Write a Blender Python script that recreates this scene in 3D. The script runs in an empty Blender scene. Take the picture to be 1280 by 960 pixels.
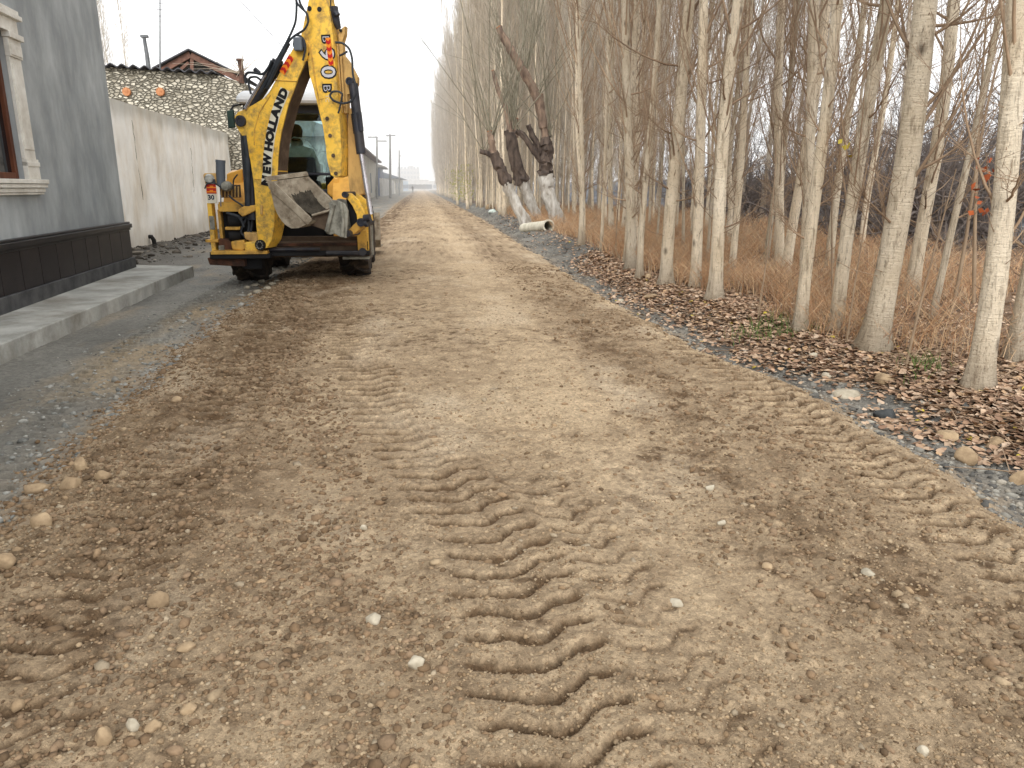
import bpy, math, random
import numpy as np
from mathutils import Vector, Matrix
R = random.Random(11)
NR = np.random.default_rng(5)
SC = bpy.context.scene
COL = SC.collection

# ------------------------------------------------------------------ camera
F_PX, CX, CY = 940.0, 640.0, 480.0          # pinhole of the photograph (1280 x 960)
CAM_H = 1.35
PITCH = math.atan(246.0 / F_PX)
YAW = math.atan(115.0 * math.cos(PITCH) / F_PX)
EYE = Vector((0, 0, CAM_H))
FWD = Vector((math.sin(YAW) * math.cos(PITCH), math.cos(YAW) * math.cos(PITCH), -math.sin(PITCH)))
RGT = Vector((math.cos(YAW), -math.sin(YAW), 0))
UPV = RGT.cross(FWD)

def ray(px, py):
    return FWD + RGT * ((px - CX) / F_PX) + UPV * ((CY - py) / F_PX)
def at(px, py, Y):                           # point of that sight line on the plane y = Y
    d = ray(px, py)
    return EYE + d * (Y / d.y)
def gnd(px, py, z=0.0):                      # point of that sight line on the level z
    d = ray(px, py)
    return EYE + d * ((z - CAM_H) / d.z)
def onp(px, py, P, n):                       # point of that sight line on a plane
    d = ray(px, py)
    return EYE + d * ((P - EYE).dot(n) / d.dot(n))

cam_d = bpy.data.cameras.new('camera')
cam = bpy.data.objects.new('camera', cam_d)
COL.objects.link(cam)
M3 = Matrix((RGT, UPV, -FWD)).transposed()
cam.matrix_world = Matrix.Translation(EYE) @ M3.to_4x4()
cam_d.sensor_width = 36.0
cam_d.lens = F_PX / 1280.0 * 36.0
cam_d.clip_start = 0.05
cam_d.clip_end = 6000
SC.camera = cam

# ------------------------------------------------------------------ colours and materials
def lin(c):
    c = c / 255.0
    return c / 12.92 if c <= 0.04045 else ((c + 0.055) / 1.055) ** 2.4
def C(r, g, b): return (lin(r), lin(g), lin(b), 1.0)
def mul(c, k): return (c[0] * k, c[1] * k, c[2] * k, 1.0)

MATS = {}
def mat(name, a, b=None, sc=6.0, rough=0.85, bump=0.0, bsc=40.0, metal=0.0, spec=0.3, stretch=(1, 1, 1),
        dirt=None, dsc=3.0, damt=0.5, lo=0.35, hi=0.65, attr=None, per_object=0.0, detail=6.0):
    """noise mix of two colours, an optional third one in patches, bump; attr multiplies by a colour attribute"""
    if name in MATS: return MATS[name]
    m = bpy.data.materials.new(name); m.use_nodes = True
    nt = m.node_tree; N = nt.nodes; L = nt.links
    bs = N['Principled BSDF']
    bs.inputs['Roughness'].default_value = rough
    bs.inputs['Metallic'].default_value = metal
    bs.inputs['Specular IOR Level'].default_value = spec
    tc = N.new('ShaderNodeTexCoord'); mp = N.new('ShaderNodeMapping')
    mp.inputs['Scale'].default_value = stretch
    L.new(tc.outputs['Object'], mp.inputs['Vector'])
    if per_object:
        oi = N.new('ShaderNodeObjectInfo'); vm = N.new('ShaderNodeVectorMath'); vm.operation = 'SCALE'
        cm = N.new('ShaderNodeCombineXYZ')
        for k in range(3): L.new(oi.outputs['Random'], cm.inputs[k])
        L.new(cm.outputs[0], vm.inputs[0]); vm.inputs['Scale'].default_value = 50.0
        L.new(vm.outputs[0], mp.inputs['Location'])
    def noise(scale, det=detail, r=0.6):
        n = N.new('ShaderNodeTexNoise'); n.inputs['Scale'].default_value = scale
        n.inputs['Detail'].default_value = det; n.inputs['Roughness'].default_value = r
        L.new(mp.outputs[0], n.inputs['Vector']); return n.outputs['Fac']
    def ramp(f, lo, hi):
        r = N.new('ShaderNodeMapRange'); r.inputs[1].default_value = lo; r.inputs[2].default_value = hi
        L.new(f, r.inputs[0]); return r.outputs[0]
    def mix(f, x, y, blend='MIX'):
        q = N.new('ShaderNodeMix'); q.data_type = 'RGBA'; q.blend_type = blend
        for s, v in ((q.inputs[0], f), (q.inputs[6], x), (q.inputs[7], y)):
            if isinstance(v, (tuple, float, int)): s.default_value = v
            else: L.new(v, s)
        return q.outputs[2]
    col = mix(ramp(noise(sc), lo, hi), a, b if b else mul(a, 0.75))
    if dirt:
        q = N.new('ShaderNodeMath'); q.operation = 'MULTIPLY'; q.inputs[1].default_value = damt
        L.new(ramp(noise(dsc, 8.0, 0.7), 0.45, 0.68), q.inputs[0])
        col = mix(q.outputs[0], col, dirt)
    if per_object:
        mr = N.new('ShaderNodeMapRange'); mr.inputs[3].default_value = 1 - per_object; mr.inputs[4].default_value = 1 + per_object * 0.5
        L.new(oi.outputs['Random'], mr.inputs[0])
        cc = N.new('ShaderNodeCombineXYZ')
        for k in range(3): L.new(mr.outputs[0], cc.inputs[k])
        col = mix(1.0, col, cc.outputs[0], 'MULTIPLY')
    if attr:
        at_ = N.new('ShaderNodeAttribute'); at_.attribute_name = attr
        col = mix(1.0, col, at_.outputs['Color'], 'MULTIPLY')
    L.new(col, bs.inputs['Base Color'])
    if bump:
        bp = N.new('ShaderNodeBump'); bp.inputs['Strength'].default_value = 1.0; bp.inputs['Distance'].default_value = bump
        L.new(noise(bsc, 5.0), bp.inputs['Height']); L.new(bp.outputs[0], bs.inputs['Normal'])
    MATS[name] = m
    return m

# ------------------------------------------------------------------ scene tree
ORG = {}
def thing(name, loc, label, cat, group=None):
    o = bpy.data.objects.new(name, None); COL.objects.link(o)
    o.empty_display_size = 0.2
    o.location = loc; o['label'] = label; o['category'] = cat
    if group: o['group'] = group
    ORG[o.name] = Vector(loc)
    return o
def tag(o, label, cat, group=None, kind=None):
    if label: o['label'] = label
    if cat: o['category'] = cat
    if group: o['group'] = group
    if kind: o['kind'] = kind
    return o

class MB:
    """collects verts and faces in world space"""
    def __init__(s): s.v = []; s.f = []
    def add(s, v, f):
        n = len(s.v); s.v += [tuple(p) for p in v]; s.f += [tuple(i + n for i in q) for q in f]; return s
    def box(s, c, size, ax=None):
        c = Vector(c); h = [q / 2 for q in size]
        if ax is None: ax = (Vector((1, 0, 0)), Vector((0, 1, 0)), Vector((0, 0, 1)))
        v = [c + ax[0] * (h[0] * i) + ax[1] * (h[1] * j) + ax[2] * (h[2] * k) for i in (-1, 1) for j in (-1, 1) for k in (-1, 1)]
        return s.add(v, [(0, 1, 3, 2), (4, 6, 7, 5), (0, 4, 5, 1), (2, 3, 7, 6), (0, 2, 6, 4), (1, 5, 7, 3)])
    def span(s, a, b):
        a, b = Vector(a), Vector(b)
        return s.box((a + b) / 2, [abs(b[i] - a[i]) for i in range(3)])
    def prism(s, pts, vec):
        n = len(pts); vec = Vector(vec); a = [Vector(p) for p in pts]; b = [p + vec for p in a]
        return s.add(a + b, [tuple(range(n)), tuple(range(2 * n - 1, n - 1, -1))] + [(i, i + n, (i + 1) % n + n, (i + 1) % n) for i in range(n)])
    def tube(s, pts, rad, n=8, cap=True):
        v, f = tube(pts, rad, n, cap); return s.add(v, f)
    def lathe(s, prof, c, axis, n=24):
        """prof: list of (radius, along); closed ends if radius 0"""
        axis = Vector(axis).normalized(); u = axis.orthogonal().normalized(); w = axis.cross(u); c = Vector(c)
        v = []
        for r, t in prof:
            for k in range(n):
                q = 2 * math.pi * k / n
                v.append(c + axis * t + (u * math.cos(q) + w * math.sin(q)) * r)
        f = []
        for i in range(len(prof) - 1):
            for k in range(n):
                f.append((i * n + k, i * n + (k + 1) % n, (i + 1) * n + (k + 1) % n, (i + 1) * n + k))
        if prof[0][0] > 1e-6: f.append(tuple(range(n - 1, -1, -1)))
        if prof[-1][0] > 1e-6: f.append(tuple((len(prof) - 1) * n + k for k in range(n)))
        return s.add(v, f)
    def disc(s, c, axis, r, t, n=18):
        return s.lathe([(r, 0), (r, t)], c, axis, n)
    def build(s, name, m, parent=None, smooth=False, bevel=0.0, label=None):
        org = Vector((0, 0, 0)); p = parent
        while p is not None:
            if p.name in ORG: org = ORG[p.name]; break
            p = p.parent
        me = bpy.data.meshes.new(name)
        me.from_pydata([(x - org.x, y - org.y, z - org.z) for x, y, z in s.v], [], s.f)
        me.materials.append(m)
        if smooth: me.polygons.foreach_set('use_smooth', [True] * len(me.polygons))
        me.update()
        o = bpy.data.objects.new(name, me); COL.objects.link(o)
        if parent is not None: o.parent = parent
        if bevel:
            b = o.modifiers.new('edge', 'BEVEL'); b.width = bevel; b.segments = 2; b.limit_method = 'ANGLE'
            b.angle_limit = math.radians(40)
        if smooth and bevel == 0:
            try: me.set_sharp_from_angle(angle=math.radians(45))
            except Exception: pass
        if label: o['label'] = label
        return o

def tube(pts, rad, n=8, cap=True):
    P = np.asarray([tuple(p) for p in pts], float); m = len(P)
    rad = np.broadcast_to(np.asarray(rad, float), (m,))
    T = np.gradient(P, axis=0); T /= (np.linalg.norm(T, axis=1)[:, None] + 1e-12)
    a = np.array([1.0, 0, 0]) if abs(T[0][0]) < 0.8 else np.array([0, 1.0, 0])
    u = np.cross(T[0], a); u /= np.linalg.norm(u)
    q = np.arange(n) * 2 * math.pi / n; cs, sn = np.cos(q)[:, None], np.sin(q)[:, None]
    out = []
    for i in range(m):
        u = u - T[i] * u.dot(T[i]); u /= (np.linalg.norm(u) + 1e-12); w = np.cross(T[i], u)
        out.append(P[i] + (cs * u + sn * w) * rad[i])
    V = np.concatenate(out)
    f = [(i * n + k, i * n + (k + 1) % n, (i + 1) * n + (k + 1) % n, (i + 1) * n + k) for i in range(m - 1) for k in range(n)]
    if cap and n > 3: f += [tuple(range(n - 1, -1, -1)), tuple((m - 1) * n + k for k in range(n))]
    return V, f

class TB:
    """many thin tubes, quads only, numpy"""
    def __init__(s): s.v = []; s.f = []; s.n = 0
    def add(s, pts, rad, n=3):
        v, f = tube(pts, rad, n, False)
        s.v.append(v); s.f.append(np.asarray(f) + s.n); s.n += len(v)
    def mesh(s, name, m, smooth=True): return np_mesh(name, np.concatenate(s.v), np.concatenate(s.f), m, smooth=smooth)

def np_mesh(name, V, Fq, m, col=None, smooth=False):
    me = bpy.data.meshes.new(name); V = np.asarray(V, np.float32); Fq = np.asarray(Fq, np.int32)
    k = Fq.shape[1]
    me.vertices.add(len(V)); me.vertices.foreach_set('co', V.ravel())
    me.loops.add(Fq.size); me.loops.foreach_set('vertex_index', Fq.ravel())
    me.polygons.add(len(Fq)); me.polygons.foreach_set('loop_start', np.arange(len(Fq), dtype=np.int32) * k)
    if col is not None:
        ca = me.color_attributes.new('tone', 'FLOAT_COLOR', 'POINT')
        c4 = np.ones((len(V), 4), np.float32); c4[:, :3] = col
        ca.data.foreach_set('color', c4.ravel())
    me.update(calc_edges=True)
    if smooth: me.polygons.foreach_set('use_smooth', np.ones(len(Fq), bool))
    if m: me.materials.append(m)
    return me
def link(name, me, parent=None, loc=None):
    o = bpy.data.objects.new(name, me); COL.objects.link(o)
    if parent is not None: o.parent = parent
    if loc is not None: o.location = loc
    return o

# ------------------------------------------------------------------ value noise
def _h(ix, iy, seed):
    a = (ix.astype(np.int64) * 374761393 + iy.astype(np.int64) * 668265263 + seed * 974634777) & 0xffffffff
    a = ((a ^ (a >> 13)) * 1274126177) & 0xffffffff
    a = (a ^ (a >> 16)) & 0xffffffff
    return a / 4294967295.0
def vn(x, y, seed=0):
    ix, iy = np.floor(x), np.floor(y); fx, fy = x - ix, y - iy
    fx = fx * fx * (3 - 2 * fx); fy = fy * fy * (3 - 2 * fy)
    a, b, c, d = _h(ix, iy, seed), _h(ix + 1, iy, seed), _h(ix, iy + 1, seed), _h(ix + 1, iy + 1, seed)
    return (a + (b - a) * fx) + ((c + (d - c) * fx) - (a + (b - a) * fx)) * fy
def fbm(x, y, o=4, seed=0, g=0.5):
    s, a, t = 0.0, 1.0, 0.0
    for k in range(o):
        s = s + a * vn(x * 2 ** k + 17.3 * k, y * 2 ** k - 9.1 * k, seed + k); t += a; a *= g
    return s / t
def sst(a, b, x):
    t = np.clip((x - a) / (b - a), 0, 1); return t * t * (3 - 2 * t)
# ------------------------------------------------------------------ daylight: bright overcast
SUN_EL, SUN_AZ = math.radians(33), math.radians(196)     # azimuth clockwise from +Y
w = bpy.data.worlds.new('World'); SC.world = w; w.use_nodes = True
nt = w.node_tree; bg = nt.nodes['Background']
sky = nt.nodes.new('ShaderNodeTexSky'); sky.sky_type = 'NISHITA'; sky.sun_disc = False
sky.sun_elevation = SUN_EL; sky.sun_rotation = SUN_AZ
sky.air_density = 1.0; sky.dust_density = 5.0; sky.ozone_density = 1.0
hs = nt.nodes.new('ShaderNodeHueSaturation'); hs.inputs['Saturation'].default_value = 0.08
nt.links.new(sky.outputs[0], hs.inputs['Color'])
cl = nt.nodes.new('ShaderNodeMix'); cl.data_type = 'RGBA'          # cloud layer evens the clear sky out
cl.inputs[0].default_value = 0.72; cl.inputs[7].default_value = (17.3, 17.5, 17.7, 1)
nt.links.new(hs.outputs[0], cl.inputs[6]); nt.links.new(cl.outputs[2], bg.inputs['Color'])
bg.inputs['Strength'].default_value = 0.125
sd = bpy.data.lights.new('sun', 'SUN'); sd.energy = 1.7; sd.angle = math.radians(24); sd.color = (1.0, 0.98, 0.95)
sun = bpy.data.objects.new('sun', sd); COL.objects.link(sun)
to_sun = Vector((math.sin(SUN_AZ) * math.cos(SUN_EL), math.cos(SUN_AZ) * math.cos(SUN_EL), math.sin(SUN_EL)))
sun.rotation_euler = to_sun.to_track_quat('Z', 'Y').to_euler(); sun.location = (0, 0, 30)
SC.view_settings.view_transform = 'Standard'; SC.view_settings.look = 'None'; SC.view_settings.exposure = 0
SC.cycles.use_denoising = True
SC.cycles.max_bounces = 6; SC.cycles.diffuse_bounces = 3; SC.cycles.glossy_bounces = 2
SC.cycles.transmission_bounces = 3; SC.cycles.transparent_max_bounces = 12; SC.cycles.volume_bounces = 3
# ------------------------------------------------------------------ ground: one height field, cut into its surfaces
def track(pts):                                # ground line through picture points -> X as a function of Y
    g = sorted(((p.y, p.x) for p in (gnd(*q) for q in pts)))
    ys, xs = [q[0] for q in g], [q[1] for q in g]
    return lambda Y: np.interp(Y, ys, xs)
_rl = track([(0, 655), (60, 598), (130, 533), (230, 440), (330, 366), (355, 340), (470, 278), (497, 253), (512, 243)])
_rr = track([(1280, 650), (1100, 540), (1000, 480), (860, 430), (760, 375), (690, 330), (600, 272), (560, 251), (540, 241)])
_wa, _wb = gnd(166, 313), gnd(258, 289)
def wall_line(Y): return _wa.x + (Y - _wa.y) * (_wb.x - _wa.x) / (_wb.y - _wa.y)
def road_left(Y): return _rl(Y) + 0.34 * (fbm(Y * 1.6, Y * 0 + 3.3, 6, 21, .68) - 0.5)
def road_right(Y): return _rr(Y) + 0.34 * (fbm(Y * 1.6, Y * 0 + 8.1, 6, 31, .68) - 0.5)

def tread(X, Y, c, hw, pitch, depth, seed, patch=0.0):
    """print of a tractor tyre: bars that run out of the middle, one set flat, one set raked"""
    wx = (fbm(X * 5, Y * 5, 3, seed) - 0.5); wf = fbm(X * 22, Y * 22, 2, seed + 3) - 0.5
    u = (X - c) / hw + wx * 0.25 + wf * 0.10
    g = np.interp(u, [-1.1, -0.05, 0.12, 0.5, 1.1], [0.035, -0.010, 0.0, 0.085, 0.105])
    ph = (Y - g + wx * 0.06 + wf * 0.020) / pitch + 0.25 * np.sin(Y * 0.9 + seed)
    fr = ph - np.floor(ph + 0.35)                        # -0.35 .. 0.65, the groove at 0
    gw = 1 + 0.14 * np.clip(Y - 3.0, 0, 6)
    groove = np.where(fr < 0, np.exp(-(fr / np.minimum(0.15 * gw, .2)) ** 2), np.exp(-(fr / (0.085 * gw)) ** 2))
    swell = np.exp(-((fr - 0.24) / 0.13) ** 2)
    bar = 0.35 + 0.45 * swell - 1.5 * groove
    side = 1 - sst(0.82, 1.05, np.abs(u))
    fade = np.clip(0.86 + 1.3 * (fbm(X * 2.2, Y * 1.1, 3, seed + 5) - 0.5 - patch), 0.5 - 2.5 * patch, 1)
    rim = np.exp(-((np.abs(u) - 1.08) / 0.13) ** 2)
    depth = depth * (1 + 0.20 * np.clip(Y - 3.0, 0, 8))
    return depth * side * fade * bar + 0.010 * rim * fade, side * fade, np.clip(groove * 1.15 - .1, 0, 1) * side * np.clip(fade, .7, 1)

def smooth_h(X, Y):
    """broad shape only (things stand on this)"""
    X = np.asarray(X, float); Y = np.asarray(Y, float)
    rl, rr = road_left(Y), road_right(Y)
    z = 0.02 * np.exp(-((X - 0.4) / 1.4) ** 2)
    z = z - 0.055 * sst(0.22, -0.28, X - rl) * 1.0
    z = z - 0.10 * sst(-0.15, 0.28, X - rr)
    z = z + 0.15 * sst(0.45, 1.15, X - rr) + 0.06 * sst(1.3, 4, X - rr)
    berm = np.exp(-(((X - rr) - 0.95) / 0.5) ** 2) * sst(13, 18, Y) * (1 - sst(45, 60, Y))
    z = z + 0.20 * berm * (0.6 + 0.8 * (fbm(X * 0.8, Y * 0.5, 3, 77) - 0.3))
    wall_x = wall_line(Y)
    heap = np.exp(-((X - wall_x - 0.1) / 0.75) ** 2) * sst(11.0, 12.5, Y) * (1 - sst(60, 70, Y))
    z = z + 0.13 * heap * (0.4 + fbm(X * 1.3, Y * 1.1, 3, 91))
    bank = sst(14.5, 21, X) * 1.75 * (0.75 + 0.5 * fbm(X * 0.25, Y * 0.16, 3, 13))
    z = z + bank * sst(4, 9, Y)
    return z
def gh(x, y): return float(smooth_h(np.array([x]), np.array([y]))[0])
def gpt(px, py):                               # where that sight line meets the ground
    p = gnd(px, py)
    for _ in range(6): p = gnd(px, py, gh(p.x, p.y))
    return p

def rows():
    y, out = 0.75, [-400.0, -60.0, -15.0, -3.0, 0.0]
    while y < 14: out.append(y); y += min(max(y * y / 1500, 0.0085), 0.017)
    while y < 340: out.append(y); y *= 1.022
    return np.array(out + [700.0, 1500.0, 3000.0])
def cols():
    a = np.arange(-2.9, 3.5, 0.0135)
    l1 = np.arange(-7.0, -2.9, 0.035); r1 = np.arange(a[-1] + 0.03, 9.0, 0.035)
    l2, x = [], -7.0
    while x > -90: x -= max(0.1, abs(x + 6) * 0.09); l2.append(x)
    r2, x = [], r1[-1]
    while x < 110: x += max(0.1, abs(x - 8) * 0.05); r2.append(x)
    return np.concatenate([[-3000, -600, -200], l2[::-1], l1, a, r1, r2, [200, 600, 3000]])
GY, GX = rows(), cols()
X, Y = np.meshgrid(GX, GY)
rl, rr = road_left(Y), road_right(Y)
Z = smooth_h(X, Y)
near = 1 - sst(16, 30, Y)
on = sst(-0.05, 0.12, X - rl) * sst(-0.05, 0.12, rr - X)
# where the road was churned up
e_l = np.exp(-((X - rl - 0.32) / 0.42) ** 2)
rough_r = np.exp(-((X - 1.55) / 0.35) ** 2) * sst(1.2, 2.5, Y)
rough_l = np.exp(-((X + 0.95 + 0.03 * Y) / 0.28) ** 2) * sst(1.5, 3.5, Y)
clod = np.clip(0.30 + 1.0 * e_l + 0.75 * rough_r + 0.7 * rough_l + 0.9 * (fbm(X * 1.6, Y * 1.2, 3, 3) - 0.55), 0.12, 1.5)
lump = fbm(X * 11, Y * 11, 3, 41, 0.6) - 0.5
ridge = 1 - np.abs(2 * fbm(X * 17, Y * 17, 3, 47) - 1)
grain = fbm(X * 45, Y * 45, 2, 43) - 0.5
c1f = track([(716, 960), (695, 900), (668, 800), (632, 700), (548, 600), (470, 500), (434, 410), (414, 352)]); c1 = c1f(Y)
c2f = track([(20, 900), (140, 715), (210, 610), (282, 515), (335, 430), (358, 370)]); c2 = c2f(Y)
c3f = track([(1240, 690), (1114, 597), (1020, 525), (930, 470), (860, 428), (790, 390), (715, 340), (600, 275), (555, 250)]); c3 = c3f(Y)
c4 = track([(10, 610), (60, 540), (115, 470), (170, 425), (260, 370)])(Y)
t1 = tread(X, Y, c1, 0.225, 0.135, 0.0185, 100, -0.1)
t5 = tread(X, Y, c1 + .37, 0.15, 0.135, 0.011, 180, 0.1)
t5 = [q * (1 - sst(2.6, 3.6, Y)) for q in t5]
t2 = tread(X, Y, c2, 0.23, 0.135, 0.015, 120, 0.05)
t3 = tread(X, Y, c3, 0.21, 0.135, 0.0185, 140, 0.0)
t4 = tread(X, Y, c4, 0.22, 0.135, 0.014, 160, 0.0)
crk = np.exp(-((fbm(X * 6, Y * 8, 4, 401) - .5) / .012) ** 2) * sst(.46, .60, fbm(X * 1.9, Y * 1.5, 3, 402))
spk = sst(.60, .72, fbm(X * 13, Y * 15, 3, 403)) * sst(.40, .6, fbm(X * 1.1, Y * .9, 3, 404))
tr_h = t1[0] + t2[0] + t3[0] + t4[0] + t5[0]
tr_m = np.clip(t1[1] + t2[1] + t3[1] + t4[1] + t5[1], 0, 1)
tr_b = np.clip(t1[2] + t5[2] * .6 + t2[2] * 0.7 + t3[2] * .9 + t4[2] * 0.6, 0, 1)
flat = 1 - 0.6 * tr_m
Z = Z + near * on * (tr_h + clod * flat * (0.034 * lump + 0.016 * (ridge - 0.5) + 0.014 * (1 - np.abs(2 * fbm(X * 31, Y * 31, 2, 49) - 1) - .5)) + 0.013 * grain - 0.011 * crk * flat + 0.03 * (fbm(X * 2.1, Y * 1.7, 3, 9) - 0.5))
off_l = (X < rl)
off_r = (X > rr)
mudn = fbm(X * 6, Y * 4, 4, 61) - 0.5
Z = Z + near * off_l * (t4[0] + 0.034 * mudn + 0.006 * grain)
litter = fbm(X * 7, Y * 7, 4, 66) - 0.5
Z = Z + near * off_r * (0.05 * litter + 0.008 * grain)
# colour: dry dust is pale, fresh and moist soil is brown, tread grooves carry painted shade
dry = np.array(C(190, 167, 136)[:3]); damp_shade = np.array(C(102, 81, 59)[:3]); pale = np.array(C(200, 181, 154)[:3])
mixf = 0.38 + 0.55 * (fbm(X * 1.3, Y * 0.9, 4, 51) - 0.5) + 0.9 * (fbm(X * 12, Y * 12, 4, 52) - 0.5)
mixf = mixf - 0.34 * np.exp(-((X - 0.85) / 0.42) ** 2) * sst(2.5, 5, Y) * (1 - 0.5 * sst(20, 60, Y))
mixf = mixf + 0.24 * e_l * sst(1.5, 3, Y) + 0.20 * rough_r + 0.20 * rough_l + 1.0 * tr_b - 0.18 * t3[1]  # tr_b: moist groove lines, darkened further to paint in their shade
mixf = mixf + 0.16 * sst(6, 14, Y) * np.exp(-((X + 1.2) / 0.5) ** 2)
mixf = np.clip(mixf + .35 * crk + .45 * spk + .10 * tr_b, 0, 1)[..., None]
col_road = dry * (1 - mixf) + damp_shade * mixf
pf = np.clip(2.2 * (fbm(X * 2.3, Y * 1.3, 4, 57) - 0.58), 0, 0.7)[..., None]
col_road = col_road * (1 - pf) + pale * pf
g1 = np.array(C(136, 133, 124)[:3]); g2 = np.array(C(92, 90, 84)[:3]); tan = np.array(C(150, 132, 105)[:3])
mf = np.clip(0.5 + 1.5 * (fbm(X * 1.6, Y * 0.8, 5, 71) - 0.5), 0, 1)[..., None]
col_mud = g1 * (1 - mf) + g2 * mf
tf = np.clip(2.6 * (fbm(X * 2.6, Y * 0.9, 4, 73) - 0.52), 0, 0.75)[..., None]
col_mud = col_mud * (1 - tf) + tan * tf
eb = (np.clip(1.5 * np.exp(-np.clip(rl - X, 0, 9) / .16) * (fbm(X * 7, Y * 6, 4, 75) + .15), 0, .95))[..., None]
col_mud = col_mud * (1 - eb) + col_road * eb
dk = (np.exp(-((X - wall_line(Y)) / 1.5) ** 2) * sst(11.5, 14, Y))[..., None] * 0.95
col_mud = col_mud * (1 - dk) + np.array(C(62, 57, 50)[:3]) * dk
v1 = np.array(C(132, 129, 121)[:3]); v2 = np.array(C(84, 82, 78)[:3])
vf = np.clip(0.5 + 1.9 * (fbm(X * 3.1, Y * 2.2, 5, 81) - 0.5), 0, 1)[..., None]
col_gul = v1 * (1 - vf) + v2 * vf
eg = (np.clip(1.5 * np.exp(-np.clip(X - rr, 0, 9) / .14) * (fbm(X * 7, Y * 6, 4, 83) + .15), 0, .95))[..., None]
col_gul = col_gul * (1 - eg) + col_road * eg
f1 = np.array(C(140, 116, 94)[:3]); f2 = np.array(C(96, 80, 66)[:3])
ff = np.clip(0.5 + 1.8 * (fbm(X * 3.0, Y * 2.6, 5, 85) - 0.5), 0, 1)[..., None]
col_for = f1 * (1 - ff) + f2 * ff
b1 = np.array(C(132, 134, 138)[:3]); b2 = np.array(C(84, 86, 92)[:3])
bf = np.clip(0.5 + 2.4 * (fbm(X * 0.9, Y * 0.7, 5, 88) - 0.5), 0, 1)[..., None]
col_bank = b1 * (1 - bf) + b2 * bf
bw = sst(12.5, 15.5, X + 2 * (fbm(X * 0.5, Y * 0.5, 3, 12) - 0.5))[..., None]
col_for = col_for * (1 - bw) + col_bank * bw
gul_w = 0.55 + 0.5 * (fbm(Y * 0.7, X * 0.7, 3, 19) - 0.5) + 1.7 * sst(13, 19, Y) * (1 - 0.4 * sst(40, 70, Y))
zone = np.where(X < rl, 1, np.where(X <= rr, 0, np.where(X < rr + gul_w, 2, 3)))
Zn = Z + 0.25 * (fbm(X * 1.1, Y * 1.1, 4, 15) - 0.5) * (X > 14)
V = np.stack([X, Y, Zn], -1).reshape(-1, 3)
nr, nc = X.shape
idx = np.arange(nr * nc).reshape(nr, nc)
Q = np.stack([idx[:-1, :-1], idx[:-1, 1:], idx[1:, 1:], idx[1:, :-1]], -1).reshape(-1, 4)
zq = zone[:-1, :-1].reshape(-1)
def ground_mat(name, rough, bump, bsc, amp, fine=150.0, spec=0.25):
    m = bpy.data.materials.new(name); m.use_nodes = True; nt = m.node_tree; N = nt.nodes; L = nt.links
    bs = N['Principled BSDF']; bs.inputs['Roughness'].default_value = rough; bs.inputs['Specular IOR Level'].default_value = spec
    a = N.new('ShaderNodeAttribute'); a.attribute_name = 'tone'
    tc = N.new('ShaderNodeTexCoord')
    n1 = N.new('ShaderNodeTexNoise'); n1.inputs['Scale'].default_value = bsc; n1.inputs['Detail'].default_value = 8; n1.inputs['Roughness'].default_value = 0.75
    n2 = N.new('ShaderNodeTexNoise'); n2.inputs['Scale'].default_value = fine; n2.inputs['Detail'].default_value = 4; n2.inputs['Roughness'].default_value = 0.7
    vo = N.new('ShaderNodeTexVoronoi'); vo.inputs['Scale'].default_value = fine * 0.45
    for n in (n1, n2, vo): L.new(tc.outputs['Object'], n.inputs['Vector'])
    s = N.new('ShaderNodeMath'); s.operation = 'ADD'; L.new(n1.outputs['Fac'], s.inputs[0]); L.new(n2.outputs['Fac'], s.inputs[1])
    mr = N.new('ShaderNodeMapRange'); mr.inputs[1].default_value = 0.65; mr.inputs[2].default_value = 1.35
    mr.inputs[3].default_value = 1 - amp; mr.inputs[4].default_value = 1 + amp
    L.new(s.outputs[0], mr.inputs[0])
    # single pale grains
    wn = N.new('ShaderNodeSeparateColor'); L.new(vo.outputs['Color'], wn.inputs[0])
    gr = N.new('ShaderNodeMapRange'); gr.inputs[1].default_value = 0.0; gr.inputs[2].default_value = 1.0
    gr.inputs[3].default_value = 0.80; gr.inputs[4].default_value = 1.22
    L.new(wn.outputs[0], gr.inputs[0])
    k = N.new('ShaderNodeMath'); k.operation = 'MULTIPLY'; L.new(mr.outputs[0], k.inputs[0]); L.new(gr.outputs[0], k.inputs[1])
    vm = N.new('ShaderNodeVectorMath'); vm.operation = 'SCALE'; L.new(a.outputs['Color'], vm.inputs[0]); L.new(k.outputs[0], vm.inputs['Scale'])
    L.new(vm.outputs[0], bs.inputs['Base Color'])
    bp = N.new('ShaderNodeBump'); bp.inputs['Distance'].default_value = bump; bp.inputs['Strength'].default_value = 1
    L.new(s.outputs[0], bp.inputs['Height']); L.new(bp.outputs[0], bs.inputs['Normal'])
    return m
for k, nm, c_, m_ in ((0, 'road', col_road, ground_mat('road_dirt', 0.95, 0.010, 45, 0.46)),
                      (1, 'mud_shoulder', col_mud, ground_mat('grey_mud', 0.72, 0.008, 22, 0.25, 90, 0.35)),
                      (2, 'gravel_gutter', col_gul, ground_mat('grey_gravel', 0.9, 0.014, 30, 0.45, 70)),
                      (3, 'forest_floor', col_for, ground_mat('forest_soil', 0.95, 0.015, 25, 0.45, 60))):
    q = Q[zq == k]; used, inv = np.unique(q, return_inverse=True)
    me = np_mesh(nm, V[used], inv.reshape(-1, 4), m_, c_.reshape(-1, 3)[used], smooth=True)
    o = link(nm, me); o['kind'] = 'structure'
    o['label'] = {'road': 'brown dirt road pressed with tractor tyre prints', 'mud_shoulder': 'grey muddy strip between the road and the walls',
                  'gravel_gutter': 'grey gravel strip between the road and the trees', 'forest_floor': 'brown soil under the poplar trees'}[nm]

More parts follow.
